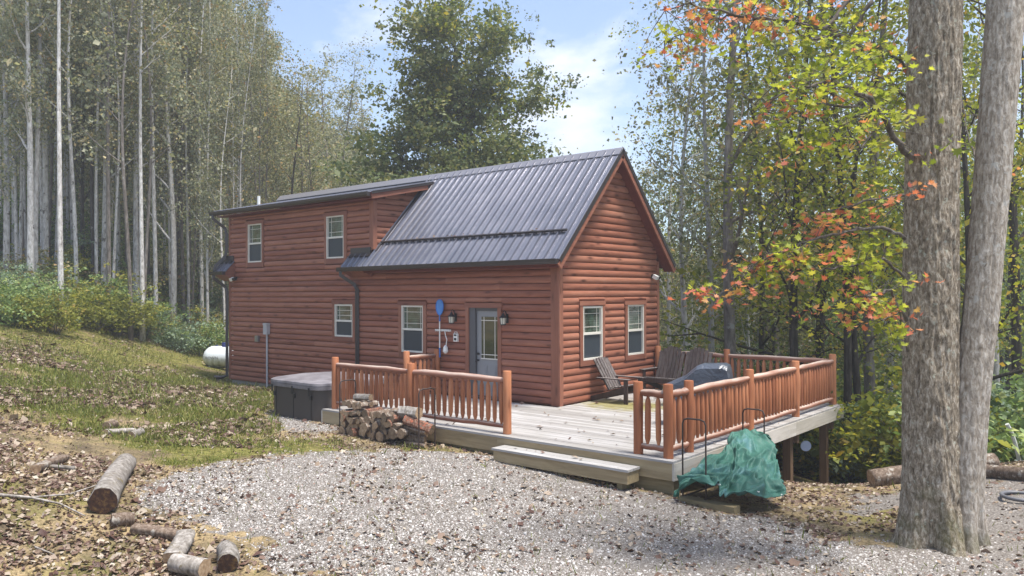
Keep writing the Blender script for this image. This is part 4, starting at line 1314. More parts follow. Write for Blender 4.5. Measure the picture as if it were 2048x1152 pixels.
for i in range(4):
    sd_ += 1
    firelog((-2.40 + i * .17, -4.0, zrow + .0 + .01 * (i % 2)), (random.uniform(-.15, .15), 1, 0), .42, .08, sd_, 'split log end on at the top left of the firewood stack', GG)
EX = [((-2.02, -4.0, zrow + .02), (1, .1, .02), .46, .065, 'pinkish brown log lying lengthwise second from the top of the stack', 0, None),
      ((-2.06, -3.98, zrow + .15), (1, .05, .06), .48, .07, 'grey barked log lying lengthwise on the very top left of the stack', 0, M_bark_log),
      ((-1.02, -3.98, .28), (1, .25, 0), .24, .085, 'short grey log block left of the white barked one on the stack', 1, None),
      ((-.62, -4.0, .28), (1, .15, 0), .44, .115, 'thick white barked log on top right of the stack', 0, M_bark_log),
      ((-.36, -4.02, .07), (1, .25, -.28), .62, .095, 'bright red flecked log sloping out of the right end of the stack', 0, M_bark_redf),
      ((-.42, -4.04, -.07), (1, .1, -.12), .52, .075, 'long split log below the red flecked one at the right end', 1, None),
      ((-.46, -4.06, -.19), (1, .06, -.03), .56, .07, 'split log second from the bottom at the right end of the rack', 1, None),
      ((-.40, -4.06, -.29), (1, .05, .0), .54, .06, 'flat split log lowest at the right end of the rack', 2, None)]
for c, ax, L, r, lab, sp, mt in EX:
    sd_ += 1; firelog(c, ax, L, r, sd_, lab, None, sp, mt)

# ---------- tarp
def tarp():
    cp = [  # rows from the top edge to the front hem; columns left to right (as seen), each (x, y, z)
        [(5.00, -3.48, -0.35), (5.02, -2.97, -0.08), (5.06, -2.21, -0.00), (5.06, -1.97, 0.23), (5.15, -1.35, 0.19), (5.45, -1.37, 0.16)],
        [(5.05, -3.67, -0.34), (5.15, -3.18, -0.13), (5.20, -2.54, -0.07), (5.25, -2.13, 0.09), (5.40, -1.74, 0.09), (5.60, -1.49, -0.04)],
        [(5.05, -3.73, -0.35), (5.30, -3.37, -0.20), (5.40, -2.89, -0.22), (5.50, -2.46, -0.12), (5.65, -2.13, -0.16), (5.80, -1.93, -0.17)],
        [(5.05, -3.77, -0.36), (5.42, -3.56, -0.32), (5.60, -3.20, -0.36), (5.75, -2.85, -0.33), (5.90, -2.55, -0.34), (5.98, -2.35, -0.39)],
        [(5.06, -3.75, -0.39), (5.50, -3.78, -0.38), (5.75, -3.73, -0.43), (6.00, -3.44, -0.49), (6.05, -2.82, -0.57), (6.10, -2.56, -0.58)],
    ]
    A = np.array(cp)
    nu, nv = 130, 110
    def interp(A, t, axis):
        n = A.shape[axis]
        x = t * (n - 1); i = np.clip(np.floor(x).astype(int), 0, n - 2); f = x - i
        def g(k): return np.take(A, np.clip(i + k, 0, n - 1), axis=axis)
        sh = [1] * A.ndim; sh[axis] = len(t); f = f.reshape(sh)
        a, b, c, d = g(-1), g(0), g(1), g(2)
        return b + .5 * f * (c - a + f * (2 * a - 5 * b + 4 * c - d + f * (3 * (b - c) + d - a)))
    S = interp(interp(A, np.linspace(0, 1, nv), 0), np.linspace(0, 1, nu), 1)
    Pn = S.reshape(-1, 3)
    du = np.gradient(S, axis=1); dv = np.gradient(S, axis=0)
    N = np.cross(du, dv); N /= np.linalg.norm(N, axis=2, keepdims=True) + 1e-9
    if (N[..., 0].mean() < 0): N = -N
    uu, vv = np.meshgrid(np.linspace(0, 1, nu), np.linspace(0, 1, nv))
    w = fbm(np.c_[uu.ravel() * 2, vv.ravel() * 2, np.zeros(nu * nv)], 40).reshape(nv, nu)
    fan = np.arctan2(uu - .62 + .3 * (w - .5), vv + .25)
    q = np.c_[(fan * 9 + w * 3).ravel(), (vv * 1.4 + w).ravel(), np.zeros(nu * nv)]
    rid = 1 - np.abs(2 * vn(q, 50) - 1)
    q2 = np.c_[(uu * 9 - vv * 5 + w * 6).ravel(), (vv * 5 + uu * 3).ravel(), np.zeros(nu * nv)]
    rid2 = 1 - np.abs(2 * vn(q2, 51) - 1)
    q3 = np.c_[(uu * 5 + w * 8).ravel(), (vv * 11).ravel(), np.zeros(nu * nv)]
    rid3 = 1 - np.abs(2 * vn(q3, 52) - 1)
    h = ((rid ** 2.0 - .35) * .13 * (.35 + vv.ravel()) + (rid2 ** 2.5) * .16 * (.25 + vv.ravel()) + rid3 ** 2 * .05 * vv.ravel() - .02).reshape(nv, nu, 1)
    S = S + N * h
    g = gz(S[..., 0].ravel(), S[..., 1].ravel()).reshape(nv, nu) + .02
    S[..., 2] = np.maximum(S[..., 2], g)
    i = np.arange(nu - 1)[None] + nu * np.arange(nv - 1)[:, None]
    F = np.stack([i, i + 1, i + nu + 1, i + nu], -1).reshape(-1, 4)
    me = np_mesh('tarp', S.reshape(-1, 3), F, True)
    m, n, l, b = new_mat('green woven tarpaulin')
    t_ = n.new('ShaderNodeTexCoord')
    c = ramp(n, l, noise(n, l, t_.outputs['Object'], 2.2, 5, .6), [(.35, (.030, .098, .076)), (.55, (.048, .145, .112)), (.72, (.085, .19, .20))])
    l.new(c, b.inputs['Base Color']); b.inputs['Roughness'].default_value = .55
    b.inputs['Specular IOR Level'].default_value = .3
    bump(n, l, b, noise(n, l, t_.outputs['Object'], 14, 4, .6, .8), .5, .02)
    me.materials.append(m)
    o = bpy.data.objects.new('tarp', me); C.objects.link(o)
    tag(o, 'crumpled green tarp slung over the rack and spilling to the ground', 'tarp')
    md = o.modifiers.new('thick', 'SOLIDIFY'); md.thickness = .004
    # brass eyelets on the hem
    for fu in (.3, .62, .93):
        p = S[nv - 4, int(fu * (nu - 1))]; nn = Vector(N[nv - 4, int(fu * (nu - 1))])
        mb = MB(); q = Vector(p) + nn * .006; s1 = nn.orthogonal().normalized(); s2 = nn.cross(s1)
        ring = [q + (s1 * math.cos(a) + s2 * math.sin(a)) * .016 for a in np.linspace(0, 2 * math.pi, 11)]
        mb.tube(ring, .006, 5, False); build('eyelet', mb, M_wplast, o)
tarp()

# ---------- propane tank
c = at(452, 30.5, 714)
ang = math.atan2(_r[1], _r[0])
tank = thing('propane_tank', 'white propane tank lying behind the far left corner of the cabin', 'propane tank', None, tuple(c), ang)
m, n_, l_, b_ = new_mat('stained white tank paint')
t_ = n_.new('ShaderNodeTexCoord')
sp = n_.new('ShaderNodeSeparateXYZ'); l_.new(t_.outputs['Object'], sp.inputs[0])
h_ = mathn(n_, l_, 'ADD', mathn(n_, l_, 'MULTIPLY', sp.outputs[2], -1.3), mathn(n_, l_, 'MULTIPLY', noise(n_, l_, mapping(n_, l_, (6, 6, 2), rand=False), 1.2, 5), .9))
l_.new(ramp(n_, l_, h_, [(.40, (.66, .70, .72)), (.7, (.40, .42, .36)), (.95, (.16, .18, .12))]), b_.inputs['Base Color'])  # white going darker towards the bottom, edge broken by noise
b_.inputs['Roughness'].default_value = .35
mb = MB(); prof = [(-.86, .02), (-.84, .14), (-.77, .27), (-.66, .37), (-.52, .43), (.52, .43), (.66, .37), (.77, .27), (.84, .14), (.86, .02)]
mb.tube([(a, 0, 0) for a, _ in prof], [b for _, b in prof], 28); autosmooth(build('vessel', mb, m, tank), 60)
mb = MB(); mb.tube([(.0, 0, .40), (.0, 0, .56)], [.17, .15], 14); mb.tube([(-.35, 0, .42), (-.35, 0, .47)], .05, 8); build('valve_dome', mb, simple('dark blue dome', (.03, .04, .16), .4), tank)
for x in (-.55, .55):
    mb = MB(); mb.box((x - .03, -.25, -.62), (x + .03, -.18, -.33)); mb.box((x - .03, .18, -.62), (x + .03, .25, -.33)); build('leg', mb, M_wplast, tank)
mb = MB()
# faded band of lettering
tx = bpy.data.curves.new('lettering', 'FONT'); tx.body = 'CROWN'; tx.size = .15; tx.extrude = .003; tx.align_x = 'CENTER'
lo = bpy.data.objects.new('lettering', tx); C.objects.link(lo)
bpy.context.view_layer.update()
tme = bpy.data.meshes.new_from_object(lo); bpy.data.objects.remove(lo)
tme.materials.clear()
lo = link('lettering', tme, simple('faded black paint', (.16, .16, .15), .7), tank, loc=(-.45, -.434, -.05)); lo.rotation_euler = (math.radians(90), 0, 0)

# ================================================================ TREES
def tree_trunk(H, r0, seed, limbs=10, lo=.45, wob=.25, lean=(0, 0), spread=.28, segs=14, n=9, up=.9, twigs=2):
    """trunk and limbs; returns MB and the tips where leaves gather"""
    rr = random.Random(seed)
    mb = MB()
    ph = rr.uniform(0, 6)
    def axis(t):
        return Vector((lean[0] * t * H + wob * math.sin(t * 5 + ph) * t, lean[1] * t * H + wob * math.cos(t * 4 + ph * 2) * t, t * H))
    pts = [axis(i / segs) for i in range(segs + 1)]
    rs = [r0 * (1 - .88 * (i / segs)) * (1.25 if i == 0 else 1) for i in range(segs + 1)]
    pts[0].z -= .4
    mb.tube(pts, rs, n, True, 0, None, .05, seed)
    tips = []
    for k in range(limbs):
        t = lo + (1 - lo) * (k + rr.random() * .8) / limbs
        t = min(t, .98)
        p = axis(t); r = r0 * (1 - .88 * t) * .5
        a = rr.uniform(0, 6.28) + k * 2.4
        L = H * spread * rr.uniform(.6, 1.1) * (1.1 - .55 * (t - lo) / (1 - lo))
        d = Vector((math.cos(a), math.sin(a), up * rr.uniform(.5, 1.3))).normalized()
        q = [p]
        for s in range(4):
            d = (d + Vector((rr.uniform(-.2, .2), rr.uniform(-.2, .2), rr.uniform(-.05, .22)))).normalized()
            q.append(q[-1] + d * L / 4)
        mb.tube(q, [r, r * .8, r * .6, r * .4, r * .18], 5, False)
        for s in (2, 3, 4): tips.append((q[s], L * .30))
        for b in range(twigs):
            s0 = q[rr.choice([1, 2, 3])]
            dd = (d + Vector((rr.uniform(-1, 1), rr.uniform(-1, 1), rr.uniform(-.4, .6)))).normalized()
            e = s0 + dd * L * rr.uniform(.3, .55)
            mid = s0.lerp(e, .5) + Vector((0, 0, -.02 * L))
            mb.tube([s0, mid, e], [r * .4, r * .28, r * .1], 4, False)
            tips.append((e, L * .26)); tips.append((mid, L * .2))
    tips.append((axis(1), H * .05))
    return mb, tips

def tip_leaves(tips, N, seed, flat=.7, clump=6):
    r2 = np.random.default_rng(seed)
    T = np.array([list(t[0]) for t in tips]); R = np.array([t[1] for t in tips])
    # several small clumps round every tip, leaves gathered in each clump
    m = len(T) * clump
    ti = np.repeat(np.arange(len(T)), clump)
    Cc = T[ti] + r2.normal(0, 1, (m, 3)) * (R[ti] * .75)[:, None] * np.array([1, 1, flat])
    Rc = R[ti] * r2.uniform(.16, .42, m)
    w = Rc ** 2; w /= w.sum()
    ci = r2.choice(m, N, p=w)
    return Cc[ci] + r2.normal(0, 1, (N, 3)) * Rc[ci][:, None] * np.array([1, 1, .6])

ZONES = [(60, 'at the left border'), (120, 'behind the thick pale left trunk'), (190, 'right of the forked pale poplar'), (250, 'behind the close pair of pale trunks'),
         (320, 'beside the straight pale tree'), (400, 'midway between the bank and the cabin'), (480, 'just left of the cabin wall'), (560, 'behind the upper left roof end'),
         (700, 'above the left half of the roof'), (860, 'above the dormer'), (1060, 'below the big oak'), (1320, 'right of the oak'), (1400, 'just right of the gable wall'),
         (1500, 'beside the tall straight tree'), (1600, 'behind the covered grill'), (1700, 'above the far railing corner'), (1800, 'left of the twin trunk'), (1960, 'behind the twin trunk'), (9999, 'at the right border')]
def where(px):
    for a, w in ZONES:
        if px < a: return w
def describe(kind, px, depth, rows, leaf_, bark_=None):
    ln = {'L_olive': 'olive', 'L_grey': 'grey green', 'L_green': 'deep green', 'L_yel': 'yellow green', 'L_shrub': 'mid green', 'L_bshrub': 'bluish green', 'L_yshrub': 'yellowing'}
    lname = [v for k, v in ln.items() if globals()[k] is leaf_][0]
    bn = '' if bark_ is None else {M_bark_pale: 'pale ', M_bark_mid: 'grey trunked ', M_bark_dark: 'dark trunked '}[bark_]
    row = 'in front' if depth < rows[0] else ('midway' if depth < rows[1] else 'far back')
    return f'{bn}{lname} {kind} {row}, {where(px)}'
PROTO = {}
def proto(key, H, r0, seed, N, leaf, **k):
    mb, tips = tree_trunk(H, r0, seed, **k)
    tm = mb.mesh('trunk', True)
    cm = leaf_cloud('crown', tip_leaves(tips, N, seed), leaf, 'kite', 1.0)
    tm.materials.append(M_bark_mid); cm.materials.append(L_olive)
    PROTO[key] = (tm, cm)
proto('pole1', 17, .16, 1, 7000, .12, limbs=17, lo=.16, spread=.17, wob=.25)
proto('pole2', 18, .15, 2, 6500, .12, limbs=15, lo=.28, spread=.16, wob=.4)
proto('pole3', 16, .17, 3, 7000, .12, limbs=18, lo=.22, spread=.18, wob=.5, up=.7)
proto('pole4', 19, .17, 4, 6500, .12, limbs=15, lo=.30, spread=.15, wob=.3)
proto('bushy1', 15, .20, 5, 9000, .15, limbs=18, lo=.15, spread=.26, wob=.4, up=.5)
proto('bushy2', 13, .18, 6, 9000, .15, limbs=18, lo=.10, spread=.30, wob=.3, up=.4)
proto('thin1', 17, .13, 8, 5200, .10, limbs=20, lo=.20, spread=.20, wob=.4, up=.9)
proto('thin2', 15, .12, 9, 5200, .10, limbs=20, lo=.16, spread=.22, wob=.5, up=.8)
proto('mast1', 19, .105, 21, 2600, .12, limbs=13, lo=.45, spread=.13, wob=.35)
proto('mast2', 18, .095, 22, 2600, .12, limbs=12, lo=.38, spread=.14, wob=.6)
proto('mast3', 20, .115, 23, 2400, .12, limbs=12, lo=.52, spread=.12, wob=.3)
def set_mat(o, m_):
    o.material_slots[0].link = 'OBJECT'; o.material_slots[0].material = m_
def plant_tree(key, px, depth, label, group, s=1.0, sxy=None, bark_=None, leaf_=None, rot=None, name='woodland_tree', cat='tree', tilt=(0, 0), z=None, pt=None):
    p = at(px, depth) if pt is None else np.array(pt)
    zz = gz1(p[0], p[1]) if z is None else z
    t = thing(name, label, cat, group, (p[0], p[1], zz), random.uniform(0, 6.28) if rot is None else rot)
    sx = s if sxy is None else sxy
    t.scale = (sx, sx, s)
    if tilt != (0, 0): t.rotation_euler = (tilt[0], tilt[1], t.rotation_euler[2])
    tm, cm = PROTO[key]
    o = link('trunk', tm, None, t); c_ = link('crown', cm, None, t)
    set_mat(o, bark_ or M_bark_mid); set_mat(c_, leaf_ or L_olive)
    return t

# left wood: pale trunks one can tell apart
LEFT = [  # px, depth, key, scale, thickness, bark, leaf, label
    (12, 31, 'pole1', 1.0, 1.0, M_bark_pale, L_grey, 'grey trunked tree at the left border of the photo'),
    (30, 35, 'pole3', 1.0, 1.0, M_bark_pale, L_olive, 'pale thin tree just inside the left border'),
    (60, 30, 'pole4', 1.0, 1.15, M_bark_pale, L_grey, 'mottled pale tree rising from the bushes near the left border'),
    (90, 34, 'pole2', 1.1, 1.5, M_bark_pale, L_grey, 'thick pale trunk third from the left border'),
    (122, 28.5, 'mast3', 1.1, 1.35, M_bark_pale, L_grey, 'forked pale poplar with a dark leaning base on the bank'),
    (165, 38, 'pole1', 1.0, .8, M_bark_mid, L_olive, 'thin grey tree right of the forked pale poplar'),
    (206, 35, 'pole2', 1.05, .95, M_bark_pale, L_grey, 'left one of a pair of close pale trunks'),
    (217, 35.6, 'pole4', 1.0, 1.0, M_bark_pale, L_olive, 'right one of a pair of close pale trunks'),
    (236, 39, 'pole3', .95, .7, M_bark_pale, L_grey, 'slim pale tree just right of the close pair'),
    (274, 35, 'pole2', 1.1, 1.05, M_bark_pale, L_olive, 'straight pale tree with one big limb reaching right'),
    (283, 42, 'pole1', 1.0, .7, M_bark_mid, L_grey, 'thin tree touching the straight pale one'),
    (345, 36, 'pole3', 1.1, 1.05, M_bark_pale, L_grey, 'pale tree midway between bank and cabin'),
    (378, 39, 'pole4', 1.0, .9, M_bark_mid, L_olive, 'leaf covered slim tree left of the bent grey trunk'),
    (401, 40, 'pole2', 1.0, 1.2, M_bark_mid, L_olive, 'bent grey trunk a little left of the cabin'),
    (416, 36, 'pole1', .95, .6, M_bark_pale, L_grey, 'very thin pale sapling nearest the left wall of the cabin'),
    (482, 42, 'thin1', .95, 1.0, M_bark_pale, L_grey, 'white bare stemmed birch rising behind the cabin roof end'),
]
for px, d, key, s, th_, bk, lf, lab in LEFT:
    plant_tree(key, px, d, lab, 'trees on the bank left of the cabin', s, s * (th_ if th_ < 1 else 1) * .8, bk, lf)
rt = random.Random(11)
for i in range(92):
    px = -30 + 560 * (i + rt.random()) / 92; d = rt.uniform(30.5, 48) + (4 if px > 300 else 0)
    bk = rt.choice([M_bark_pale, M_bark_pale, M_bark_mid]); lf = rt.choice([L_olive, L_grey])
    plant_tree(rt.choice(['mast1', 'mast2', 'mast3']), px, d, describe('slim tree', px, d, (37, 44), lf, bk), 'pale trunks of the left wood', (sm_ := rt.uniform(.9, 1.15) * (1 if px < 420 else .8)), sm_ * rt.uniform(.6, .95), bk, lf)
keys = ['pole1', 'pole2', 'pole3', 'pole4', 'bushy1', 'bushy2']
for i in range(40):
    px = -60 + 600 * (i + rt.random()) / 40; d = rt.uniform(46, 64)
    k = rt.choice(keys)
    bk = rt.choice([M_bark_pale, M_bark_mid, M_bark_mid]); lf = rt.choice([L_olive, L_grey, L_grey, L_green])
    plant_tree(k, px, d, describe('leafy tree', px, d, (51, 57), lf, bk), 'trees deep in the left wood', rt.uniform(.95, 1.25) * (1 if px < 400 else 1 - (px - 400) / 420), None, bk, lf)
# trees directly behind the cabin
for i, (px, d, k, s, lf) in enumerate([(560, 44, 'bushy1', .80, L_grey), (610, 50, 'bushy2', .85, L_olive), (650, 46, 'bushy1', .72, L_grey), (700, 42, 'bushy2', .68, L_grey), (755, 44, 'bushy1', .60, L_green), (810, 38, 'bushy2', .62, L_green),
                                    (640, 58, 'bushy2', .95, L_grey), (730, 60, 'bushy1', .8, L_olive), (860, 36, 'bushy2', .62, L_green), (930, 40, 'bushy1', .58, L_green), (1000, 42, 'bushy2', .60, L_green), (600, 40, 'thin1', .8, L_olive), (690, 52, 'thin2', 1.0, L_grey),
                                    (1090, 52, 'thin2', .70, L_olive), (1160, 56, 'thin1', .66, L_olive), (1220, 50, 'thin2', .68, L_olive), (1290, 46, 'thin2', .72, L_olive)]):
    plant_tree(k, px, d, describe('bushy tree', px, d, (41, 50), lf, M_bark_mid), 'trees behind the cabin roof', s, None, M_bark_mid, lf)
plant_tree('thin2', 590, 38, 'half dead tree with a dark bare snag above the left roof', None, .92, None, M_bark_dark, L_olive)
plant_tree('thin1', 628, 40, 'open crowned tree with pale forked limbs against the sky', None, .86, None, M_bark_mid, L_olive)

# the big oak behind the roof
def oak():
    p = at(905, 34)
    z = gz1(p[0], p[1])
    t = thing('oak_tree', 'big broad green oak rising behind the cabin roof', 'tree', None, (p[0], p[1], z))
    H = 16.6 - z
    mb, tips = tree_trunk(H * .86, .36, 77, limbs=34, lo=.24, wob=.35, spread=.315, up=.45, n=12, twigs=5)
    build('trunk', mb, M_bark_dark, t, smooth=True)
    P = tip_leaves(tips, 88000, 77, .65, 3)
    # narrower towards the top, as the crown is
    link('crown', leaf_cloud('crown', P, .14, 'kite', 1.0), L_oak, t)
    P = tip_leaves(tips[len(tips) // 2:], 5000, 78, .8, 2)
    link('crown', leaf_cloud('crown', P, .145, 'kite', 1.0), L_yel, t, label='yellowing leaves near the top of the oak')
oak()

# right wood
def clear_of_house(px, depth, m_):
    p = at(px, depth)
    while -16 < p[0] < 4.9 + m_ and -4 < p[1] < 4.5 + m_:
        depth += .5; p = at(px, depth)
    return depth
RIGHT = [
    (1465, 23, 'thin1', 1.15, 1.75, M_bark_mid, L_olive, 'tall straight dark topped tree rising behind the deck railing'),
    (1377, 27, 'thin2', 1.0, 1.0, M_bark_pale, L_grey, 'thin white trunk just right of the gable wall'),
    (1421, 26, 'thin1', .95, 1.0, M_bark_pale, L_olive, 'thin pale trunk between gable and tall dark tree'),
    (1515, 25, 'thin2', .95, 1.0, M_bark_dark, L_olive, 'thin dark tree close right of the tall straight one'),
    (1594, 19, 'thin1', .90, 1.3, M_bark_dark, L_yel, 'dark trunk behind the far corner of the deck railing'),
    (1640, 24, 'thin2', 1.1, 1.5, M_bark_dark, L_yel, 'dark forked tree above the corner post of the railing'),
    (1690, 18, 'thin1', .85, 1.2, M_bark_dark, L_yel, 'bark dark sapling left of the big twin trunk'),
    (1720, 15.5, 'thin2', .80, 1.3, M_bark_dark, L_yel, 'slightly crooked dark tree nearest the big twin trunk'),
    (1745, 21, 'thin1', 1.0, 1.4, M_bark_mid, L_yel, 'grey tree half hidden by the big twin trunk'),
    (1560, 29, 'thin2', 1.1, 1.4, M_bark_mid, L_olive, 'grey tree seen through leaves right of the grill'),
    (1930, 17, 'thin2', .85, .9, M_bark_dark, L_yel, 'thin tree seen in the gap between the two big trunks'),
    (2030, 19, 'thin1', 1.0, 1.0, M_bark_dark, L_yel, 'thin tree at the right border of the photo'),
]
for px, d, key, s, th_, bk, lf, lab in RIGHT:
    d = clear_of_house(px, d, 1.6)
    p = at(px, d); g = gz1(p[0], p[1])
    plant_tree(key, px, d, lab, 'trees in the right wood', s * (1 + max(0, -g) / 17), s * th_ ** .5, bk, lf)
for i in range(46):
    px = 1290 + 840 * (i + rt.random()) / 46; d = rt.uniform(28, 52)
    s = rt.uniform(.62, .95) * (1.0 + .2 * (px > 1600))
    bk = rt.choice([M_bark_mid, M_bark_dark, M_bark_pale]); lf = rt.choice([L_olive, L_yel, L_olive, L_green, L_shrub])
    plant_tree(rt.choice(['thin1', 'thin2', 'pole2', 'pole3', 'thin1']), px, d, describe('slim tree', px, d, (36, 44), lf, bk), 'trees deep in the right wood', s, None, bk, lf)

# far woods that read as one mass
def far_wood(name, rows, N, size, mat):
    P = []
    for _ in range(N // 2000):
        px = rng.uniform(rows[0], rows[1], 2000); d = rng.uniform(rows[2], rows[3], 2000)
        ptx = CAM[:2] + _f[:2] * d[:, None] + _r[:2] * ((px - 1024) / FPX * d)[:, None]
        hmax = rows[4] + (px - rows[0]) / (rows[1] - rows[0]) * (rows[5] - rows[4])
        q = np.c_[ptx / 5, np.zeros(2000)]
        top = hmax * (.65 + .5 * fbm(q, 60))
        z = gz(ptx[:, 0], ptx[:, 1]) + top * rng.random(2000) ** .8
        keep = fbm(np.c_[ptx / 2.2, z / 1.6], 61, 3) > rows[6]
        P.append(np.c_[ptx, z][keep])
    P = np.vstack(P)
    link(name, leaf_cloud(name, P, size, 'kite', 1.0), mat, kind='stuff')
far_wood('far_woods', (-200, 620, 62, 90, 26, 10, .42), 110000, .34, L_grey)
far_wood('far_woods', (540, 1000, 60, 90, 11, 5, .40), 40000, .32, L_olive)
far_wood('far_woods', (1000, 1700, 52, 85, 8, 12, .40), 60000, .30, L_olive)
far_wood('far_woods', (1650, 2250, 40, 75, 12, 14, .40), 60000, .28, L_shrub)
far_wood('undergrowth', (1280, 2200, 24, 42, 1.8, 2.4, .36), 60000, .14, L_shrub)
far_wood('undergrowth', (-100, 560, 39, 60, 7, 5, .50), 70000, .14, L_grey)
far_wood('undergrowth', (-100, 560, 36, 50, 3.0, 2.0, .45), 30000, .12, L_shrub)

# ---------- shrubs
SH = []
for sdx in range(4):
    r2 = np.random.default_rng(100 + sdx)
    mb = MB(); tips = []
    for k in range(11):
        a = r2.uniform(0, 6.28); L = r2.uniform(.8, 1.5)
        e = Vector((math.cos(a) * L * .65, math.sin(a) * L * .65, L * r2.uniform(.55, 1.05)))
        mb.tube([(0, 0, -.15), e * .5 + Vector((0, 0, .15)), e], [.018, .012, .004], 4, False)
        tips.append((e, .40)); tips.append((e * .65, .36))
    sm = mb.mesh('stems'); sm.materials.append(M_bark_mid)
    cm = leaf_cloud('foliage', np.maximum(tip_leaves(tips, 2600, 200 + sdx, .8, 5), [-9, -9, .03]), .085, 'kite', .8); cm.materials.append(L_shrub)
    SH.append((sm, cm))
def shrub(px, depth, s, leaf_, label, group, sink=0, pt=None):
    depth = clear_of_house(px, depth, 1.1 * s + .3)
    p = at(px, depth) if pt is None else pt
    t = thing('shrub', label, 'shrub', group, (p[0], p[1], gz1(p[0], p[1]) - sink), rt.uniform(0, 6.28))
    t.scale = (s * rt.uniform(.9, 1.25), s * rt.uniform(.9, 1.25), s)
    sm, cm = SH[rt.randrange(4)]
    link('stems', sm, None, t); c_ = link('foliage', cm, None, t); set_mat(c_, leaf_)
for i in range(52):
    px = -40 + 490 * (i + rt.random()) / 52
    d = rt.uniform(28, 37) + (px / 440) * 5
    lf = rt.choice([L_bshrub, L_shrub, L_olive, L_bshrub, L_yshrub])
    shrub(px, d, rt.choice([.55, .75, .95, 1.15]), lf, describe('bush on the bank', px, d, (32, 36), lf), 'bushes on the bank', .1)
for px, d, s in ((150, 29, .9), (195, 29.5, 1.1), (235, 30.5, 1.0), (270, 32, .9), (180, 31, 1.2)):
    shrub(px, d, s, L_yshrub, describe('bright bush on the bank', px, d, (28.5, 30), L_yshrub), 'yellow bushes on the bank')
for i in range(12):
    px = -40 + 170 * (i + rt.random()) / 12; d = rt.uniform(25.5, 30)
    lf = rt.choice([L_bshrub, L_shrub, L_yshrub])
    shrub(px, d, rt.choice([.6, .8, 1.0]), lf, describe('low bush on the crest', px, d, (27, 28.5), lf), 'bushes on the bank', .1)
for i in range(30):
    px = 1540 + 560 * (i + rt.random()) / 30
    d = rt.uniform(15.6, 24)
    lf = rt.choice([L_shrub, L_yel, L_yel, L_bshrub])
    shrub(px, d, rt.uniform(1.0, 1.9), lf, describe('leafy sapling', px, d, (18, 21), lf), 'saplings on the slope right of the deck', .1)
for i in range(14):
    px = 1300 + 300 * (i + rt.random()) / 14
    lf = rt.choice([L_shrub, L_bshrub, L_olive]); d = rt.uniform(22, 30)
    shrub(px, d, rt.uniform(1.2, 2.0), lf, describe('bush in the hollow', px, d, (25, 28), lf), 'bushes behind the deck', .1)

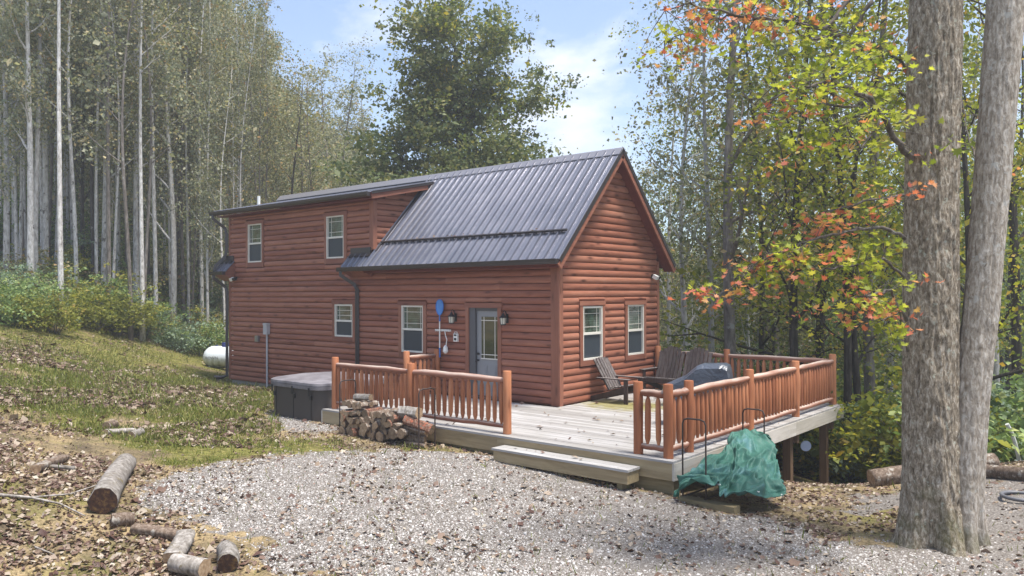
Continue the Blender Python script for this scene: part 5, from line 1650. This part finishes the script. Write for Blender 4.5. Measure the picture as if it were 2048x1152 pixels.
# ---------- the big twin trunk
def big_tree():
    base = at(1886, 10.1); gzb = gz1(base[0], base[1])
    t = thing('twin_trunk_maple', 'big twin trunked maple in the right foreground with rough bark', 'tree', None, (base[0], base[1], gzb))
    F2 = Vector((_f[0], _f[1], 0)).normalized(); R2 = Vector((_r[0], _r[1], 0)).normalized()
    def loc(px, depth, py):
        q = at(px, depth, py); return Vector(q) - Vector((base[0], base[1], gzb))
    def trunk(ctrlp, seed, nth=220, nh=520, ridge=.034, smooth_=.5):
        c = np.array([list(q[0]) + [q[1]] for q in ctrlp])
        c = c[np.argsort(c[:, 2])]
        z = np.linspace(c[0, 2], c[-1, 2], nh)
        X = np.interp(z, c[:, 2], c[:, 0]); Y = np.interp(z, c[:, 2], c[:, 1]); R = np.interp(z, c[:, 2], c[:, 3])
        ker = np.ones(25) / 25
        def sm(a): return np.convolve(np.pad(a, 12, 'edge'), ker, 'valid')
        X, Y, R = sm(X), sm(Y), sm(R)
        th_ = np.linspace(0, 2 * np.pi, nth, endpoint=False)
        T, Z = np.meshgrid(th_, z)
        cx, cy = np.cos(T), np.sin(T)
        Rr = np.broadcast_to(R[:, None], T.shape)
        warp = fbm(np.c_[(cx * 2).ravel(), (cy * 2).ravel(), (Z * .9).ravel()], seed).reshape(T.shape)
        s_ = 1.0 / .062
        q = np.c_[(cx * .33 * s_ + warp * 3).ravel(), (cy * .33 * s_ + warp * 3).ravel(), (Z * 3.8 + warp * 2).ravel()]
        rid = (1 - np.abs(2 * vn(q, seed + 3) - 1)).reshape(T.shape)
        q = np.c_[(cx * .33 * s_ * 2.2).ravel(), (cy * .33 * s_ * 2.2).ravel(), (Z * 9).ravel()]
        rid2 = (1 - np.abs(2 * vn(q, seed + 5) - 1)).reshape(T.shape)
        big = (fbm(np.c_[(cx * 1.3).ravel(), (cy * 1.3).ravel(), (Z * .5).ravel()], seed + 9) - .5).reshape(T.shape)
        flare = np.exp(-(Z - c[0, 2] - .25) / .35).clip(0, 1.6) * (.07 + .11 * np.cos(T * 4 + seed) + .05 * np.cos(T * 7))
        rad = Rr * (1 + big * .22) + (1 - 2.2 * (1 - rid) ** 1.6).clip(-.8, 1) * ridge * (.35 + smooth_ * 1.3 * (fbm(np.c_[cx.ravel(), cy.ravel(), (Z * .3).ravel()], seed + 20).reshape(T.shape))) + rid2 * ridge * .35 + flare
        V = np.stack([X[:, None] + rad * cx, Y[:, None] + rad * cy, Z], -1).reshape(-1, 3)
        i = np.arange(nth)[None] + nth * np.arange(nh - 1)[:, None]
        j = (np.arange(nth) + 1) % nth
        j = j[None] + nth * np.arange(nh - 1)[:, None]
        F = np.stack([i, j, j + nth, i + nth], -1).reshape(-1, 4)
        return np_mesh('trunk', V, F, False)
    d = 10.1
    k = d / FPX
    c1 = [(loc(1868, d, 1130), 58 * k), (loc(1868, d, 1060), 55 * k), (loc(1864, d, 900), 50 * k), (loc(1862, d, 700), 47 * k), (loc(1863, d, 400), 44.5 * k), (loc(1867, d, 200), 43.5 * k), (loc(1871, d, 0), 43 * k), (loc(1878, d, -300), 42 * k), (loc(1890, d, -900), 30 * k), (loc(1900, d, -1500), 16 * k)]
    o = link('trunk', trunk(c1, 3), M_bark_big, t)
    d2 = 9.95
    c2 = [(loc(1925, d2, 1150), 36 * k), (loc(1925, d2, 1080), 33 * k), (loc(1931, d2, 950), 31 * k), (loc(1941, d2, 800), 30 * k), (loc(1959, d2, 650), 30 * k), (loc(1976, d2, 450), 30 * k), (loc(1993, d2, 250), 31 * k), (loc(2012, d2, 0), 32 * k), (loc(2040, d2, -300), 31 * k), (loc(2100, d2, -900), 22 * k), (loc(2150, d2, -1500), 10 * k)]
    link('trunk', trunk(c2, 17, 120, 420, .017, .3), bark('smoother grey tan bark', [(.13, .105, .078), (.29, .25, .205), (.50, .46, .41)], (8, 8, 3.2), ((.46, .44, .40), 6, .60), .03, 3.0, (.08, .08, .025)), t)
    # branches with autumn leaves, reaching left across the view
    leaves_y, leaves_r = [], []
    bmb = MB()
    def branch(pts, r, dens, spread, red=.25, droop=.0):
        q = [loc(*a) for a in pts]
        # smooth subdivide
        P = []
        for i in range(len(q) - 1):
            for s in range(5):
                P.append(q[i].lerp(q[i + 1], s / 5) + Vector((random.uniform(-1, 1), random.uniform(-1, 1), random.uniform(-1, 1))) * .02)
        P.append(q[-1])
        n = len(P)
        bmb.tube(P, [r * (1 - .8 * i / (n - 1)) for i in range(n)], 6)
        for c_ in range(int(dens * .85)):
            f = random.uniform(.12, 1) ** .8
            b0 = P[min(int(f * (n - 1)), n - 1)]
            off = Vector((random.gauss(0, 1), random.gauss(0, 1), random.gauss(-.15, .8))) * spread
            e = b0 + off
            bmb.tube([b0, b0.lerp(e, .5) + Vector((0, 0, .03)), e], [.006, .004, .002], 4, False)
            isr = random.random() < (red if red > .28 else red * .4)
            for _ in range(random.randint(5, 10)):
                pnt = e + Vector((random.gauss(0, .09), random.gauss(0, .09), random.gauss(-.02, .06)))
                (leaves_r if isr else leaves_y).append(tuple(pnt))
    branch([(1830, 10.1, 330), (1790, 9.6, 275), (1740, 9.3, 200), (1680, 9.1, 165), (1600, 9.0, 175), (1540, 9.0, 200)], .045, 60, .30, .25)
    branch([(1740, 9.3, 200), (1700, 9.2, 215), (1620, 9.1, 205), (1560, 9.2, 240), (1480, 9.2, 190)], .02, 34, .26, .30)
    branch([(1760, 9.4, 240), (1725, 9.2, 300), (1690, 9.2, 250), (1650, 9.1, 270)], .016, 22, .24, .1)
    branch([(1812, 10.0, 390), (1760, 9.7, 398), (1700, 9.5, 410), (1640, 9.4, 430), (1600, 9.3, 450)], .02, 20, .16, .75)
    branch([(1812, 9.9, 475), (1750, 9.5, 452), (1690, 9.2, 462), (1630, 9.0, 480), (1560, 8.9, 505), (1510, 8.9, 525), (1480, 8.9, 565)], .024, 50, .17, .5)
    branch([(1812, 9.8, 560), (1770, 9.5, 520), (1700, 9.2, 530), (1640, 9.0, 540), (1570, 8.9, 510), (1520, 8.9, 500)], .02, 30, .18, .12)
    branch([(1480, 8.9, 565), (1450, 8.9, 585), (1410, 8.9, 588), (1385, 8.9, 580)], .008, 9, .08, .55)
    branch([(1812, 9.7, 640), (1780, 9.4, 580), (1740, 9.2, 590), (1700, 9.1, 600), (1680, 9.1, 620)], .02, 30, .20, .5)
    branch([(1812, 9.7, 700), (1800, 9.4, 620), (1770, 9.2, 640), (1730, 9.1, 650)], .012, 16, .15, .4)
    branch([(1740, 9.6, -60), (1650, 9.4, 60), (1560, 9.3, 40), (1480, 9.2, 30), (1380, 9.2, 10), (1320, 9.2, 20)], .03, 60, .26, .45)
    branch([(1745, 9.6, 0), (1700, 9.6, 70), (1640, 9.5, 78), (1600, 9.5, 70), (1560, 9.5, 50)], .03, 26, .28, .2)
    branch([(1480, 9.2, 30), (1420, 9.2, 40), (1360, 9.2, 70), (1310, 9.2, 95)], .012, 22, .20, .6)
    branch([(1860, 10.3, 250), (1800, 10.6, 120), (1740, 10.8, 90), (1690, 11, 130)], .03, 46, .35, .12)
    branch([(1860, 10.4, 300), (1810, 10.8, 190), (1760, 11, 150), (1700, 11.2, 250)], .03, 46, .38, .15)
    branch([(1960, 10.4, 330), (1940, 11, 280), (1925, 11.5, 200)], .02, 14, .30, .1)
    branch([(2030, 10.2, 250), (2060, 10.6, 240), (2090, 11, 300)], .02, 12, .28, .2)
    branch([(1780, 9.2, 660), (1790, 9.2, 690), (1795, 9.2, 705)], .005, 3, .03, .0)
    link('branch', bmb.mesh('branch', True), M_bark_mid, t)
    link('leaves', leaf_cloud('leaves', np.array(leaves_y), .098, 'maple', .55, szvar=.2), L_maple, t)
    link('leaves', leaf_cloud('leaves', np.array(leaves_r), .098, 'maple', .55, szvar=.2), L_red, t, label='red and orange leaves of the maple')
big_tree()

# ---------- loose logs, sticks and bits on the ground
def ground_log(p0, p1, r, label, seed, split=0, mat=None, endm=None, r1=None, name='log', cat='log'):
    a = on_ground(*p0); b = on_ground(*p1)
    a = Vector(a); b = Vector(b)
    a.z += r * .9; b.z += (r1 or r) * .9
    rr = random.Random(seed); L = (b - a).length; ax = (b - a).normalized()
    s_ = ax.cross(Vector((0, 0, 1))).normalized(); u_ = s_.cross(ax)
    n, K_ = 18, 26
    rings = []
    bend = rr.uniform(-.04, .04)
    thj = [rr.uniform(.93, 1.07) for _ in range(n)]
    if split: thj = [min(t_, .45 / max(.2, math.sin(2 * math.pi * j / n))) if math.sin(2 * math.pi * j / n) > .4 else t_ for j, t_ in enumerate(thj)]
    c0 = (a + b) / 2
    for i in range(K_):
        f = i / (K_ - 1)
        R_ = r + ((r1 or r) - r) * f
        if i in (0, K_ - 1): R_ *= .97
        p = a.lerp(b, f) + s_ * math.sin(f * math.pi) * bend - c0
        rings.append([tuple(p + (s_ * math.cos(2 * math.pi * j / n) + u_ * math.sin(2 * math.pi * j / n)) * R_ * thj[j] * rr.uniform(.97, 1.03)) for j in range(n)])
    mb = MB(); loft(mb, rings); mb.m[-1] = 1; mb.m[-2] = 1
    o = build(name, mb, [mat or M_bark_log, endm or M_cut], None, loc=c0)
    o.data.polygons.foreach_set('use_smooth', [i < len(mb.f) - 2 for i in range(len(mb.f))])
    tag(o, label, cat)
ground_log((205, 1028), (252, 942), .18, 'big grey fallen log with a dark rotten end at the gravel edge', 1, 0, None, M_rot, .15)
ground_log((268, 1052), (222, 1056), .085, 'short rotten log lying behind the mossy one', 2, 0, M_bark_fire, M_rot)
ground_log((268, 1070), (362, 1084), .085, 'brown mossy log with cut ends, middle of the row at the gravel edge', 3, 1, M_bark_fire, M_cut)
ground_log((372, 1085), (345, 1135), .115, 'pale split log standing askew below the mossy one', 4, 1, M_bark_log, M_cut)
ground_log((348, 1146), (410, 1156), .11, 'grey barked log piece cut by the bottom border', 5, 0, M_bark_log, M_cut)
ground_log((455, 1148), (452, 1118), .115, 'short log with a dark end at the bottom border', 6, 0, M_bark_log, M_rot)
ground_log((70, 948), (128, 925), .085, 'brown split log lying on leaf litter at far left', 7, 1, M_bark_fire, M_cut)
ground_log((72, 938), (150, 942), .05, 'flat grey plank piece behind the brown split log', 8, 1)
ground_log((212, 872), (268, 868), .085, 'weathered grey split log in the grass', 9, 1)
ground_log((262, 880), (282, 872), .08, 'small round log with an orange cut end in the grass', 10, 0, M_bark_log, M_cut)
ground_log((212, 862), (230, 858), .09, 'dark stump like chunk behind the grey split log', 11, 0, M_bark_fire)
ground_log((1742, 975), (1990, 938), .155, 'long weathered log edging the gravel behind the twin trunk', 12, 0, M_bark_fire, M_cut, .14)
ground_log((1962, 956), (2120, 975), .12, 'orange brown log edging the gravel at the right border', 13, 0, M_bark_fire, M_cut)
def stick(pts, r, label):
    q = [Vector(on_ground(*p)) + Vector((0, 0, h)) for p, h in pts]
    c0 = q[0].copy(); mb = MB(); mb.tube([v - c0 for v in q], [r * (1 - .6 * i / (len(q) - 1)) for i in range(len(q))], 6)
    tag(build('stick', mb, M_bark_log, None, smooth=True, loc=c0), label, 'stick')
stick([((-5, 1002), .06), ((60, 1003), .05), ((120, 1015), .03), ((170, 1036), .02)], .022, 'long bare stick crossing the left border toward the big log')
stick([((60, 1004), .05), ((140, 998), .05), ((200, 985), .10), ((240, 978), .12)], .014, 'thin side stick reaching over to the big log')
stick([((70, 1100), .02), ((110, 1118), .02)], .012, 'thin twig in the leaf litter near the bottom left')
# low pieces under the tarp and by the tub
mb = MB(); mb.box((5.0, -3.75, -.64), (5.9, -3.55, -.50)); tag(build('timber_offcut', mb, M_skirt, None), 'short timber lying on the ground under the tarp', 'timber')
# pale disc below the deck, curved white frame at the right
c = at(1612, 17.2, 892)
mb = MB(); mb.tube([Vector(c), Vector(c) + Vector(_f) * .02], .115, 20); tag(build('blue_disc', mb, simple('pale blue plastic', (.42, .52, .78), .4), None), 'pale blue disc hanging below the deck between the posts', 'disc')
mb = MB(); mb.tube([Vector(c) + Vector((0, 0, .10)), (c[0], c[1], -.3)], .004, 4); 
tag(build('hanging_cord', mb, M_black, None), 'thin cord holding the blue disc below the deck', 'cord')
sw = thing('white_frame', 'curved whitish metal frame standing at the right border', 'metal frame')
q = [at(2050, 14.2, 945), at(2038, 14.2, 920), at(2030, 14.2, 885), at(2022, 14.2, 862), at(2014, 14.2, 848)]
mb = MB(); mb.tube(q, .035, 8); build('upright', mb, simple('chalky paint', (.5, .5, .48), .6), sw)
mb = MB(); mb.tube([at(2030, 14.2, 921), at(2090, 14.2, 926)], .016, 8); build('cross_bar', mb, M_wplast, sw)
mb = MB(); mb.tube([at(2050, 14.2, 945), at(2075, 14.2, 975)], .035, 8); build('upright', mb, M_wplast, sw)
g0 = on_ground(2042, 998)
mb = MB(); ring = [(g0[0] + .24 * math.cos(a), g0[1] + .24 * math.sin(a), g0[2] + .03) for a in np.linspace(0, 2 * math.pi, 25)]
mb.tube(ring, .028, 8, False); tag(build('ring', mb, simple('dark grey plastic', (.12, .12, .13), .5), None, smooth=True), 'dark ring lying on the gravel at the right border', 'ring')

# leaves lying on the deck and step
P = np.c_[rng.uniform(-3.6, 4.8, 170), rng.uniform(-3.6, 4.2, 170), np.full(170, .018)]
P = P[(P[:, 0] > .1) | (P[:, 1] < -.1)]
P = np.vstack([P, np.c_[rng.uniform(1.6, 4.2, 10), rng.uniform(-3.98, -3.7, 10), np.full(10, -.13)]])
link('deck_leaves', leaf_cloud('deck_leaves', P, .075, 'curl', .3), L_litter, kind='stuff')
yy = rng.uniform(.2, .26, 26); xx = rng.uniform(-6, -.2, 26)
P = np.array([list(on_roof(a, b + .03, .07)) for a, b in zip(xx, yy)])
link('roof_leaves', leaf_cloud('roof_leaves', P, .06, 'curl', .5), L_litter, kind='stuff')

# ---------- thin autumn haze filling the clearing and the woods
mb = MB(); mb.box((-185, -185, -14), (185, 185, 62))
hz = bpy.data.materials.new('haze'); hz.use_nodes = True
hn, hl = hz.node_tree.nodes, hz.node_tree.links
hn.remove(hn['Principled BSDF'])
pv = hn.new('ShaderNodeVolumePrincipled'); pv.inputs['Color'].default_value = (.93, .95, 1, 1); pv.inputs['Density'].default_value = .0022; pv.inputs['Anisotropy'].default_value = .3
hl.new(pv.outputs[0], hn['Material Output'].inputs['Volume'])
link('haze', mb.mesh('haze'), hz, kind='stuff')
